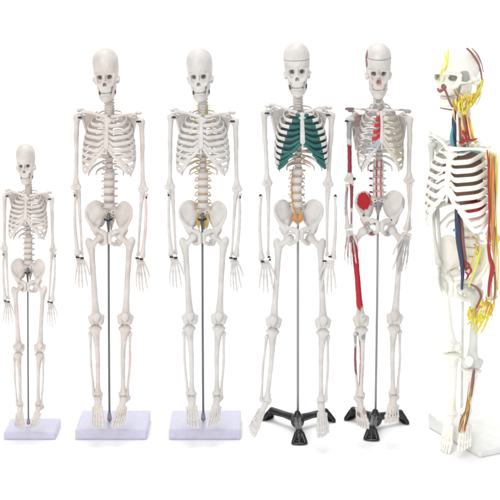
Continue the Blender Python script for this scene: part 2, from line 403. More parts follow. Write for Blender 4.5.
# hip bone; origin mid pelvis
s = Sdf((-26, -12, -28), (2, 14, 23), .4)
s.ell((-15.0, 1.5, 10.2), (8.6, 1.9, 9.2), .6, rot=(-10, -16, 28))
s.ell((-9, 5.5, 2), (4.5, 2.6, 9), 2.5, rot=(0, 14, 20))
s.tri((-21.5, -3, 4), (-8.5, 5, -1), (-15.5, -2, -6), 1.2, 2); s.tri((-21, -2, 8), (-8, 7, 11), (-9, 5, 0), 1.1, 1.5)
s.ell((-15.8, -4.8, 10.8), (7.4, 4.8, 9.0), 3, 'sub', (-10, -14, 28))
s.path([(-22.2, -3.4, 5.5), (-23.4, -1.5, 11.5), (-20.2, 1, 17.6), (-14.5, 4.2, 20.0), (-8.8, 7.5, 15.5), (-6.4, 8.8, 8)], [1.3, 1.3, 1.35, 1.35, 1.4, 1.7], 1.2)
s.path([(-22.2, -3.6, 5.2), (-19.4, -4.2, -.5), (-16, -3, -5)], [1.3, 1.6, 3.0], 2)
s.path([(-9, 4.5, 2), (-11.5, 1, -3), (-14, -1, -7)], [2.4, 2.8, 3.4], 1.5)
s.ell((-14.4, -.5, -8.2), (5.2, 5.0, 5.4), 2.0)
s.path([(-14, -2, -6), (-8, -6, -7.4), (-2.4, -8.4, -9.6)], [3.0, 2.5, 2.6], 1.4)
s.path([(-2.4, -8.4, -10.5), (-2.3, -8.0, -17.4)], [2.4, 2.2], 1)
s.path([(-2.4, -8, -18.4), (-5.8, -3, -21.8), (-8.6, 2.6, -22.4)], [2.0, 1.9, 2.6], 1)
s.path([(-13.4, 2.5, -11), (-11.6, 4.0, -17), (-8.8, 3.2, -22.2)], [3.4, 2.9, 3.0], 1.8)
s.tri((-3, -7.6, -11), (-12, 1, -13), (-7, 0, -20), .9, 1.5); s.ell((-6.4, -3.5, -15.4), (1.9, 7, 2.4), .8, 'sub', (0, 0, 35)); s.ell((-17.8, -2.2, -10.2), (3.3, 3.6, 3.6), .8, 'sub'); s.ell((-8.8, -4, -4.8), (1.25, 9, 1.35), .8, 'sub'); s.noise(.12, 6, 14); PR['hip'] = s.mesh('hip_bone')
s = Sdf((-9, -3, -14), (9, 16, 20), .38)
s.ell((0, 5.5, 13.4), (5.6, 4, 3), .6); s.ell((-5, 7.2, 9.5), (3.3, 3.2, 5), 2.5); s.ell((5, 7.2, 9.5), (3.3, 3.2, 5), 2.5)
s.path([(0, 6.8, 11), (0, 9.4, 4), (0, 10.4, -3)], [5.4, 4.6, 2.6], 2.2)
for i, z in enumerate((9.5, 6, 2.6, -.4)):
    for x in (-1, 1): s.ell((x*(3.4-.45*i), 4.6+i*.9, z), (.8, 2.8, .75), .4, 'sub')
    s.ell((0, 2.8+i*1.2, z+1.6), (2.4, 1.4, .35), .4, 'sub')
s.noise(.08, 4, 15); PR['sacrum'] = s.mesh('sacrum')
s = Sdf((-4, 3, -14), (4, 14, 0), .33); s.path([(0, 10.4, -4), (0, 9.6, -7.4), (0, 7.6, -10)], [1.8, 1.3, .8], .6); PR['coccyx'] = s.mesh('coccyx')

# hand: origin wrist, pointing -z, thumb at -x
s = Sdf((-6, -3, -19), (6, 3, 1), .27)
rr = random.Random(3)
for j, (y0, xs) in enumerate(((-1.6, (-2.8, -.8, 1.2, 3.0)), (-4.2, (-3.4, -1.3, .8, 2.9)))):
    for x in xs: s.ell((x*1.08, rr.uniform(-.3, .3), y0), (1.35, 1.2, 1.5), .12)
MC = [(-3.2, -5.4, -5.6, -14.4), (-1.3, -5.6, -2.0, -15.6), (.7, -5.6, .9, -15.2), (2.6, -5.4, 3.6, -14.0)]
for x0, z0, x1, z1 in MC: s.cone((x0, 0, z0), (x1, -.3, z1), 1.05, .82, .15); s.ell((x0, 0, z0), (1.2, 1.1, 1.2), .4); s.ell((x1, -.3, z1), (1.2, 1.1, 1.2), .4)
PR['hand'] = s.mesh('hand')
def finger(p0, d, lens, r, curl):
    x, y, z = p0; parts = []; a = 0
    s = Sdf((min(x, x+d*sum(lens))-2, -2-sum(lens)*.7, z-sum(lens)-2), (max(x, x+d*sum(lens))+2, 3, z+2), .25)
    for i, l in enumerate(lens):
        a += curl; q = (x+d*l, y-math.sin(a)*l, z-math.cos(a)*l)
        rr_ = r*(1-.14*i); s.ell((x, y, z), (rr_*1.25, rr_*1.2, rr_*1.15), .3); s.cone((x, y, z-.2), (q[0], q[1], q[2]+.5), rr_, rr_*.78, .3)
        x, y, z = q[0], q[1], q[2]-.55
    return s.mesh('finger')
PR['finger1'] = finger((-5.8, -.3, -15.8), -.16, (6.6, 4.4, 3.0), .98, .10)
PR['finger2'] = finger((-2.1, -.3, -17.0), -.05, (7.2, 4.8, 3.2), 1.0, .08)
PR['finger3'] = finger((1.0, -.3, -16.6), .04, (6.8, 4.6, 3.1), .98, .12)
PR['finger4'] = finger((4.0, -.3, -15.4), .16, (5.6, 3.8, 2.7), .88, .16)
s = Sdf((-14, -6, -21), (-2, 2, -2), .25)
s.path([(-4.2, -.8, -4.6), (-7.0, -2, -10.2)], [1.25, 1.0], .3); s.ell((-7.3, -2.1, -10.6), (1.1, 1, 1), .3)
s.path([(-7.6, -2.2, -11.8), (-9.0, -2.8, -15.2)], [1.0, .85], .2); s.path([(-9.2, -2.9, -16.2), (-9.8, -3.2, -19)], [.9, .65], .2); PR['thumb'] = s.mesh('thumb')
# foot: origin ankle, forward -y; big toe medial (+x)
s = Sdf((-8, -27, -15), (8, 12, 2), .36)
s.ell((0, 0, -2.2), (3.6, 4.4, 2.6)); s.ell((0, -5, -4), (2.6, 2.6, 2.2), 1)
s.path([(-.4, 2, -6), (-.6, 8, -8.6)], [3.2, 3.3], 2); s.path([(0, -1, -3), (0, -6, -4.6), (-.6, -9.6, -6.2)], [3.2, 3.4, 3.2], 1.5); s.ell((-.6, 9, -8.6), (3.1, 2.6, 4.0), 1.5)
for x, y, z in ((2.6, -9.5, -5.6), (.5, -10, -5.2), (-1.6, -10, -5.8), (-4, -8.8, -7.2)): s.ell((x, y, z), (1.9, 2.3, 1.9), .25)
MT = [((3.0, -11.5, -6.2), (4.2, -23, -10.4), 1.6), ((1.0, -12, -5.8), (1.3, -24.5, -10.6), 1.1), ((-1.0, -12, -6), (-1.1, -23.6, -10.8), 1.05), ((-2.8, -11.6, -6.8), (-3.3, -22.2, -11), 1.0), ((-4.4, -10, -8), (-5.4, -20.4, -11.2), 1.05)]
for a, b, r in MT: s.cone(a, b, r, r*.85, .2); s.ell(b, (r*1.25, r*1.3, r*1.2), .4)
s.noise(.06, 3, 17); PR['foot'] = s.mesh('foot')
for i, ((a, b, r), ln) in enumerate(zip(MT, ((5, 4.2), (3.6, 2.2, 2), (3.3, 2, 1.8), (3, 1.8, 1.7), (2.6, 1.6, 1.5)))):
    s = Sdf((b[0]-3, b[1]-13, -14), (b[0]+3, b[1]+1, -8), .27); y = b[1]-1.5; z = b[2]-.2
    for l in ln:
        s.cone((b[0], y, z), (b[0]+(.03*i), y-l+1.2, z-.35), r*.95, r*.75, .2); s.ell((b[0], y, z), (r*1.1, r, r), .2); y -= l; z -= .3
    PR['toe%d' % i] = s.mesh('toe')

# rib cage: origin at top of sternum
RW = [12, 17, 20.6, 22.8, 24.2, 25.2, 25.8, 26.2, 26.2, 25.4, 21, 13.5]
ZB = [4-5.1*i for i in range(12)]
ZJ = [-2.5, -7.6, -13.4, -19.4, -25.6, -31.8, -38, -44, -50, -55]
XJ = [5.0, 7.0, 8.4, 9.6, 11.0, 12.8, 14.8, 16.8, 19.0, 21.6]
YJ = [-10, -12.6, -13.8, -14.6, -15, -15, -14.4, -13.4, -12, -9.8]
ZS = [-2.4, -7.4, -12.6, -17.6, -22.4, -26.6, -29.8]
XS = [2.6, 2.3, 2.3, 2.4, 2.6, 2.6, 2.2]
def rib_pts(i):
    w_ = RW[i]; zb = ZB[i]
    if i >= 10:
        ze = zb-(13 if i == 10 else 7)
        return [(-3.2, 13, zb), (-w_*.4, 15.5, zb-.5), (-w_*.8, 13, zb-(ze-zb)*-.35), (-w_, 7, ze+3), (-w_*1.02, 3, ze)]
    zj = ZJ[i]; dz = zj-zb
    return [(-3.2, 12.5, zb), (-w_*.42, 15.2, zb-.3), (-w_*.80, 12.6, zb+dz*.14), (-w_*.99, 5, zb+dz*.36), (-w_, -2.5, zb+dz*.62),
            (-(w_*.80+XJ[i]*.2), -9+(i > 7)*2.0, zb+dz*.85), (-XJ[i], YJ[i], zj)]
def make_ribs(px=''):
    for i in range(12):
        p = rib_pts(i); n = len(p)
        hh = [1.7, 2.25, 2.25, 2.0, 1.9, 1.85, 1.95][:n] if i < 10 else [1, 1.3, 1.3, 1.1, .7]
        if i == 0: hh = [.9]*7
        v, q = sweep(p, hh, [.9, .8, .75, .75, .8, .85, .9][:n], 6, 10); PR[px+'rib%d' % i] = raw_mesh('rib', v, q)
        if i < 10:
            a = p[-1]
            if i < 7: e = (-XS[i], -11.6-.6*i, ZS[i]); mid = (-(XJ[i]+XS[i])/2-(i > 3)*.5, (YJ[i]+e[1])/2-.6, (ZJ[i]+ZS[i])/2-[0, .2, .4, .8, 1.6, 2.8, 4.2][i])
            else:
                e = (-[6.6, 10.4, 14.8][i-7], -15.8+1.1*(i-7), [-35.5, -41.0, -47.4][i-7]); mid = ((a[0]+e[0])/2-.8, (a[1]+e[1])/2-.5, (a[2]+e[2])/2-.8)
            v, q = sweep([a, mid, e], [1.95, 1.85, 1.7] if i < 7 else [1.9, 1.7, 1.3], [.95, .95, .9], 6, 10); PR[px+'cart%d' % i] = raw_mesh('costal_cartilage', v, q)
make_ribs()
s = Sdf((-6, -19, -40), (6, -7, 3), .33)
s.ell((0, -10.8, -3.2), (4.2, 1.3, 4.0), .6); s.cone((0, -11.6, -8), (0, -14.6, -28), 2.3, 2.6, 1.4)
s.ell((0, -15, -33.5), (1.2, .8, 3.0), .8); s.noise(.08, 4, 19)
s.f = np.maximum(s.f, np.abs(s.ax[1][None, :, None]-(-11.2-.135*np.clip(-s.ax[2][None, None, :], 0, 40)))-1.15)
PR['sternum'] = s.mesh('sternum')
# intercostal sheet, dark as painted gap shade (for the model with green cartilages), thin curved solid
def shade_membrane():
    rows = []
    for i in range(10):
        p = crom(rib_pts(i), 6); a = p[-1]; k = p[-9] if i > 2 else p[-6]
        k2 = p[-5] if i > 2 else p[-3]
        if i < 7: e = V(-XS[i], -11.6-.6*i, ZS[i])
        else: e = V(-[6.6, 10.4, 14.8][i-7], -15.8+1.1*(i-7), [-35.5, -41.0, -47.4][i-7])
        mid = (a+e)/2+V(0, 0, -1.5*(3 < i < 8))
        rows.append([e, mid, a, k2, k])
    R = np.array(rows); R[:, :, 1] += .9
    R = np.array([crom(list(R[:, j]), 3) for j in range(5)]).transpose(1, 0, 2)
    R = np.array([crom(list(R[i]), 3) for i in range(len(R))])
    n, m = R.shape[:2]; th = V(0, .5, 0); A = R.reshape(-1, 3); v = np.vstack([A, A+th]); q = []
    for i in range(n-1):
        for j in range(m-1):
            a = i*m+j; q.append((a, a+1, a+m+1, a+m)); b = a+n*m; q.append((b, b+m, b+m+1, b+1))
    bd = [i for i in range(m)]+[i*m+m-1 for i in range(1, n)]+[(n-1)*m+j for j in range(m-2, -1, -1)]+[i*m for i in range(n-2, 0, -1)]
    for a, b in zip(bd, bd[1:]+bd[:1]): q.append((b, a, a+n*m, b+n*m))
    return raw_mesh('intercostal_shade_sheet', v, q)
_keep = (XJ[:], YJ[:])
XJ[:] = [6, 10, 13, 15.2, 17.2, 18.8, 20.2, 21.4, 22.4, 23.4]
YJ[:] = [-15.2*math.sqrt(1-(x/29)**2)+(4.6-i*2.2 if i < 2 else 0) for i, x in enumerate(XJ)]
make_ribs('g'); PR['shade_membrane'] = shade_membrane()
XJ[:], YJ[:] = _keep

# ---------------------------------------------------------------- placing
def painted(me, fn):
    """copy of a mesh with a colour attribute 'paint'; fn(co array) -> (n,4)"""
    m = me.copy(); n = len(m.vertices); co = np.zeros(n*3, np.float32); m.vertices.foreach_get('co', co)
    col = fn(co.reshape(-1, 3)).astype(np.float32)
    a = m.color_attributes.new('paint', 'FLOAT_COLOR', 'POINT'); a.data.foreach_set('color', col.ravel()); return m
class Fig:
    def __init__(f, label, u0, vfront, mapf=None, sc=1.0, mat='bone', cart='cart'):
        f.y = D*(HC/(vfront+V0)-1.0)      # depth of the figure's standing line
        f.map = mapf or (lambda u, v: (u, v)); f.sc = sc; f.mat = M[mat]; f.cart = M[cart]
        f.root = bpy.data.objects.new('anatomical_skeleton', None); C.objects.link(f.root)
        b = f.P(u0, f.back, None); f.base = Vector((b.x, b.y, 0)); f.root.location = f.base
        f.root.empty_display_size = .05
        f.root['label'] = label; f.root['category'] = 'skeleton model'; f.root['group'] = 'anatomical skeleton models standing in a row'
    back = 24
    def P(f, u, d, v):
        y = f.y+d*f.sc; k = (D+y)/D
        if v is None: return Vector(((u-250)*S*k, y*S, 0))
        u, v = f.map(u, v)
        return Vector(((u-250)*S*k, y*S, (HC-(v+V0)*k)*S))
    def link(f, me, mat, W, parent=None, name=None):
        o = bpy.data.objects.new(name or me.name.split('.')[0], me); C.objects.link(o)
        if not me.materials: me.materials.append(mat)
        if me.materials[0] is not mat:
            o.material_slots[0].link = 'OBJECT'; o.material_slots[0].material = mat
        p = parent or f.root; o.parent = p
        pw = Matrix.Translation(f.base) if parent is None else parent['_w'] if False else f.W[parent.name]
        o.matrix_parent_inverse = pw.inverted(); o.matrix_basis = W; f.W[o.name] = W
        return o
    W = {}
    def put(f, key, at, sc=(1, 1, 1), rot=(0, 0, 0), mir=False, mat=None, parent=None, name=None, me=None):
        p = f.P(*at); k = S*(D+f.y)/D*f.sc
        if key == 'patella': sc = tuple(q*1.12 for q in (sc if hasattr(sc, '__len__') else (sc,)*3))
        if not hasattr(sc, '__len__'): sc = (sc,)*3
        if me is not None and mat is None: mat = M[f.pm]
        W = Matrix.Translation(p) @ Euler([rad(a) for a in rot]).to_matrix().to_4x4() @ Matrix.Diagonal((sc[0]*k*(-1 if mir else 1), sc[1]*k, sc[2]*k, 1))
        return f.link(me or PR[key], mat or f.mat, W, parent, name)
    def bone(f, key, a, b, L, wx=1.0, mir=False, roll=0, mat=None, parent=None, me=None):
        """long bone: a = distal (z=0), b = proximal (z=L)"""
        if me is not None and mat is None: mat = M[f.pm]
        A = f.P(*a); B = f.P(*b); z = (B-A); ln = z.length; z.normalize()
        y = Vector((math.sin(rad(roll)), math.cos(rad(roll)), 0)); y = (y-z*y.dot(z)).normalized(); x = y.cross(z)
        k = S*(D+f.y)/D*f.sc*wx*1.14
        R = Matrix((x, y, z)).transposed().to_4x4()
        W = Matrix.Translation(A) @ R @ Matrix.Diagonal((k*(-1 if mir else 1), k, ln/L, 1))
        return f.link(me or PR[key], mat or f.mat, W, parent)
    def tube(f, name, pts, r, mat, parent=None, n=5, seg=8):
        ps = [f.P(*p) for p in pts]; k = S*(D+f.y)/D*f.sc
        r = [x*k for x in r] if hasattr(r, '__len__') else r*k
        v, q = sweep([tuple(p-f.base) for p in ps], r, None, n, seg, up=(.03, 1, .02))
        return f.link(raw_mesh(name, v, q), mat, Matrix.Translation(f.base), parent)

def vsm(e0, e1, x): t = np.clip((x-e0)/(e1-e0), 0, 1); return t*t*(3-2*t)
def spine(f, pts_c, pts_t, pts_l, discs='disc', cs=1.0, yaw=0, sw=1.0, cd=None, lme=None):
    pc = crom(pts_c, 8); pt = crom(pts_t, 8); pl = crom(pts_l, 8)
    def at(p, t): i = t*(len(p)-1); a = int(min(i, len(p)-2)); return p[a]+(p[a+1]-p[a])*(i-a)
    for key, p, n, dk, dy in (('cerv', pc, 7, 'disc_c', 0), ('thor', pt, 12, 'disc_c', 0), ('lumb', pl, 5, 'disc_l', 0)):
        step = abs(p[-1][2]-p[0][2])/n
        unit = {'cerv': 2.2, 'thor': 5.2, 'lumb': 7.6}[key]
        for i in range(n):
            a = at(p, (i+.5)/n); zs = step/unit*f.zk
            o = f.put(key, tuple(a), (sw*cs, sw*cs, zs), (0, 0, yaw), me=(lme if key == 'lumb' else None), mat=(M['bone_paint'] if (lme and key == 'lumb') else None))
            b = at(p, min(1, (i+1)/n))
            dm = cd if (cd and key == 'cerv') else discs
            f.put(dk, tuple(b), (sw*cs, sw*cs, zs), (0, 0, yaw), mat=M[dm], parent=o)
def ribcage(f, top, sc, rot, ribme=None, cartmat=None, cartfn=None, ribmat=None, px=''):
    P0 = top
    st = f.put('sternum', P0, sc, rot, me=f.sternum_me, mat=None)
    for mir in (False, True):
        for i in range(12):
            me = ribme(i, mir) if ribme else None
            r = f.put(px+'rib%d' % i, P0, sc, rot, mir, me=me, mat=ribmat)
            if i < 10:
                cm = cartfn(i, mir) if cartfn else None
                f.put(px+'cart%d' % i, P0, sc, rot, mir, parent=r, mat=cm or cartmat or f.cart)
    return st
Fig.sternum_me = None; Fig.pm = 'bone_paint'; Fig.zk = 1.0; Fig.ov = False
def hand(f, at, sc, rot, mir, mat=None, fme=None):
    h = f.put('hand', at, sc, rot, mir, mat=mat, me=fme and fme('hand'))
    for i in (1, 2, 3, 4): f.put('finger%d' % i, at, sc, rot, mir, parent=h, mat=mat, me=fme and fme('finger%d' % i))
    f.put('thumb', at, sc, rot, mir, parent=h, mat=mat, me=fme and fme('thumb')); return h
def foot(f, at, sc, rot, mir, mat=None, fme=None):
    h = f.put('foot', at, sc, rot, mir, mat=mat, me=fme and fme('foot'))
    for i in range(5): f.put('toe%d' % i, at, sc, rot, mir, parent=h, mat=mat, me=fme and fme('toe%d' % i))
    return h
def skull(f, at, sc, rot, cap=None, me=None, capme=None):
    """at = chin level below the skull's centre"""
    o = f.put('skull_low_'+cap if cap else 'skull', at, sc, rot, me=me)
    if cap: f.put('skull_cap_'+cap, at, sc, rot, parent=o, me=capme)
    at = (at[0], at[1], at[2]-1.4*sc[2] if hasattr(sc, '__len__') else at[2]-1.4); f.put('mandible', at, (sc[0]*.92, sc[1], sc[2]) if hasattr(sc, '__len__') else sc, rot, parent=o); f.put('teeth_up', (at[0], at[1], at[2]+1.0), sc, rot, parent=o, mat=M['tooth']); f.put('teeth_lo', at, sc, rot, parent=o, mat=M['tooth'])
    return o
def wires(f, pts):
    for (u, d, v, r) in pts:
        a = [(u-r+2*r*i/12, d-1.2-.8*math.sin(i*2.1), v+.75*math.cos(i*2.1)+.25*math.sin(u*3+i)) for i in range(13)]
        f.tube('joint_wire', a, .42, M['wire'], n=3, seg=6)
def plinth(f, u0, vtop, u1, depth, h, pale=False, rot=0, cx=None):
    """white slab standing on the floor; u0,u1 = front edge, front face at depth 0"""
    A = f.P(u0, 0, 400); B = f.P(u1, 0, 400); wd = (B.x-A.x)/2; k = S*(D+f.y)/D
    hd = depth*k/2; c = Vector(((A.x+B.x)/2, f.y*S+hd, h*k/2))
    v, q = box_vq((0, 0, 0), (wd, hd, h*k/2), .003)
    me = poly_mesh('base_plate', v, q)
    W = Matrix.Translation(c) @ Euler((0, 0, rad(rot))).to_matrix().to_4x4()
    return f.link(me, M['plinth_pale' if pale else 'plinth'], W)

# ---------------------------------------------------------------- figures 1-3: same model on a white slab
def slab_skeleton(label, mapf, sc, mat, u0, zk, nerves=False, vfront=440):
    f = Fig(label, u0, vfront, mapf, sc, mat); f.zk = zk
    z3 = lambda s_=1.0: (s_, s_, s_*zk)
    skull(f, (107.6, 8, 101.8), (1, 1, .985*zk), (4, -3, -2 if not nerves else -5))
    if nerves: dm = 'disc_tan'
    else: dm = 'disc'
    spine(f, [(108.4, 11, 95), (109, 9, 106), (109, 11, 115)], [(109, 12, 114), (109, 18, 140), (109.2, 14, 174)], [(109.2, 12, 172), (109, 7, 190), (109, 9, 209)], dm)
    ribcage(f, (109, 0, 116.4), z3(), (0, 0, -5), cartmat=f.mat)
    # shoulder girdle
    f.put('clavicle', (106, -9, 117.0), (1, 1, 1.2), (0, 10, -14)); f.put('clavicle', (112, -8, 117.4), (.92, 1, 1.1), (0, -6, 14), True)
    f.put('scapula', (82, 6, 116.5), z3(), (0, 0, 5)); f.put('scapula', (136.2, 7, 119), z3(.98), (0, 0, -5), True)
    # arms
    f.bone('humerus', (75.8, 3, 190), (77.2, 5, 113.5), 72, .92); f.bone('humerus', (143.4, 3, 192), (141.2, 5, 118), 72, .92, True)
    f.bone('radius', (77.4, -3, 256), (75.0, 1, 191.6), 64); f.bone('ulna', (82.2, 1, 255), (77.8, 3, 188), 69)
    f.bone('radius', (142.4, -3, 257), (146.2, 1, 193.8), 64, 1, True); f.bone('ulna', (137.8, 1, 256), (142.6, 3, 190), 69, 1, True)
    hand(f, (80.2, -1, 256.4), (.94, 1, .95*zk), (-5, 3, 24), True); hand(f, (139.8, -1, 257.4), (.94, 1, 1.02*zk), (-5, 3, 34), True)
    # pelvis
    for m_ in (False, True): f.put('hip', (109.4, 6, 222.2), z3(), (4, 0, -7), m_)
    sa = f.put('sacrum', (109.4, 6, 222.2), z3(), (4, 0, -7)); f.put('coccyx', (109.4, 6, 222.2), z3(), (4, 0, -7), parent=sa)
    # legs
    f.bone('femur', (96.8, 2, 325), (90.2, 6, 239), 84); f.bone('femur', (124.8, 2, 325), (130.4, 6, 238), 84, 1, True)
    f.put('patella', (96.4, -5, 317), z3(1.05)); f.put('patella', (125, -5, 317), z3(1.05), mir=True)
    f.bone('tibia', (98.0, 4, 395), (95.2, 2, 325.8), 70, .95); f.bone('tibia', (123.2, 4, 395), (124.8, 2, 325.8), 70, .95, True)
    f.bone('fibula', (93.8, 5, 393), (90.0, 4, 333), 66); f.bone('fibula', (127.4, 5, 393), (130.2, 4, 333), 66, 1, True)
    foot(f, (98.0, 3, 396.5), (1.12, .92, 1.05*zk), (24, 0, 6), False); foot(f, (123.2, 3, 396.5), (1.0, .9, 1.0*zk), (26, 0, -14), True)
    # stand
    f.tube('rod', [(108.6, 16, 212), (108.9, 18, 330), (109.5, 20, 419)], 1.15, M['steel'], n=2, seg=12)
    f.tube('inlet_shade_block', [(108.6, 6, 214), (108.2, 7, 221), (108.7, 12, 230)], [1.5, 2.0, 1.3], M['steel']); f.tube('inlet_shade_bar', [(104.6, 6, 219.5), (108.4, 5.4, 220.5), (112, 6.5, 219)], [1.1, 1.2, 1.0], M['wire'])  # dark pieces added to stand in for shade in the pelvic inlet
    pl = plinth(f, 75, None, 147, 56*sc, 10.5*sc)
    f.tube('rod_socket', [(109.4, 20, 414), (109.5, 20, 419.5)], [1.9, 2.5], M['chrome'], parent=pl, n=1, seg=12)
    wires(f, [(79.8, 0, 117.5, 1.8), (138.6, 2, 121.5, 2.2), (77.5, -4, 257.2, 1.6), (82, -2, 258, 1.4), (137.2, -3, 258, 1.6), (141.5, -3, 259, 1.6), (74.6, -1, 195.4, .6), (146.4, -1, 197.4, .6)])
    # short dark tubes standing in for the shade between cheekbone and jaw
    f.tube('jaw_notch_shade', [(99.4, 0, 91.5), (99.8, -1, 94.6)], .6, M['wire'], n=2); f.tube('jaw_notch_shade', [(115.4, 0, 90.5), (115.2, -1, 93.5)], .6, M['wire'], n=2)
    if nerves:
        for i in range(5):
            v = 104.0+i*2.3
            for sx in (-1, 1): f.tube('spinal_nerve', [(109+sx*2.6, 8, v), (109+sx*5.2, 9, v+1.2), (109+sx*7.6, 8, v+3)], [.4, .35, .25], M['nerve'], n=3)
        for i in range(12):
            v = 117+i*4.9
            for sx in (-1, 1): f.tube('spinal_nerve', [(109+sx*3, 13, v), (109+sx*7.5, 13.5, v+1.2), (109+sx*12.5, 12, v+4)], [.7, .6, .4], M['nerve'], n=3)
        for i in range(5):
            v = 177+i*7.2
            for sx in (-1, 1): f.tube('spinal_nerve', [(109+sx*4, 11, v), (109+sx*6.6, 9, v+1.6), (109+sx*8.4, 8, v+4.5)], [.75, .65, .35], M['nerve'], n=3)
        for i in range(5):
            for sx in (-1, 1): f.tube('sacral_nerve', [(109+sx*(5-.7*i), 8, 213+2.2*i), (109+sx*(5.4-.4*i), 7, 219+2.4*i), (109+sx*(6.4-.9*i), 8, 225+1.6*i)], [.5, .5, .3], M['nerve'], n=3)
    return f

slab_skeleton('shortest skeleton of the row, plain pinkish bones, on a small white slab', lambda u, v: (28.2+(u-109.2)*.725, 438.5-(440-v)*.752), .725, 'bone', 28.2, 1.035)
slab_skeleton('tall plain skeleton on a white slab, beside the shortest one, no coloured nerves', lambda u, v: (u, v), 1.0, 'bone', 109.2, 1.0)
slab_skeleton('skeleton on a white slab with yellow nerves along its spine and into its pelvis', lambda u, v: (u+93.8, v-.3), 1.0, 'bone_grey', 203, 1.0, True)

# ---------------------------------------------------------------- star base in black plastic
def star_base(f, hub, legs, hubr=5.2, hubh=9):
    """hub = (u, d); legs = list of (u, d) foot positions on the floor"""
    k = S*(D+f.y)/D
    H = f.P(hub[0], hub[1], None)
    s = Sdf((-48, -52, 0), (48, 48, 21), .6)
    s.cone((0, 0, 9), (0, 0, 12.5), 7.0, 5.4, 1.5); s.cone((0, 0, 12), (0, 0, 17), 3.8, 3.3, .8)
    ends = []
    for (u, d) in legs:
        E = f.P(u, d, None); x, y = (E.x-H.x)/k, (E.y-H.y)/k; ends.append((x, y))
        n = V(-y, x)/math.hypot(x, y)
        ux, uy = x/math.hypot(x, y), y/math.hypot(x, y)
        s.path([(ux*3, uy*3, 11.5), (x*.45, y*.45, 11.2), (x*.86, y*.86, 10.6)], [4.4, 3.3, 3.9], 1.4)
        for sg in (-1, 0, 1):
            t_ = (x*.9+n[0]*sg*3.0, y*.9+n[1]*sg*3.0, 9.4)
            s.path([t_, (x+n[0]*sg*5.8, y+n[1]*sg*5.8, 2.3)], [2.4, 2.35], .5)
            s.cone((ux*5+n[0]*sg*2.6, uy*5+n[1]*sg*2.6, 13.6), (x*.8+n[0]*sg*2.4, y*.8+n[1]*sg*2.4, 13.0), .8, .8, .3)
    s.ell((0, 0, 20.5), (1.6, 1.6, 3), .3, 'sub')
    s.f = np.maximum(s.f, .15-s.ax[2][None, None, :])
    me = s.mesh('star_base')
    W = Matrix.Translation((H.x, H.y, 0)) @ Matrix.Diagonal((k, k, k, 1))
    b = f.link(me, M['black'], W)
    for (x, y) in ends:
        s2 = Sdf((-11, -7, 0), (11, 7, 5), .5); s2.ell((0, 0, 1.3), (8.6, 4.0, 1.5)); an = math.atan2(y, x)+math.pi/2
        s2.f = np.maximum(s2.f, .02-s2.ax[2][None, None, :])
        f.link(s2.mesh('foot_pad'), M['black'], W @ Matrix.Translation((x, y, 0)) @ Matrix.Rotation(an, 4, 'Z'), parent=b)
    return b

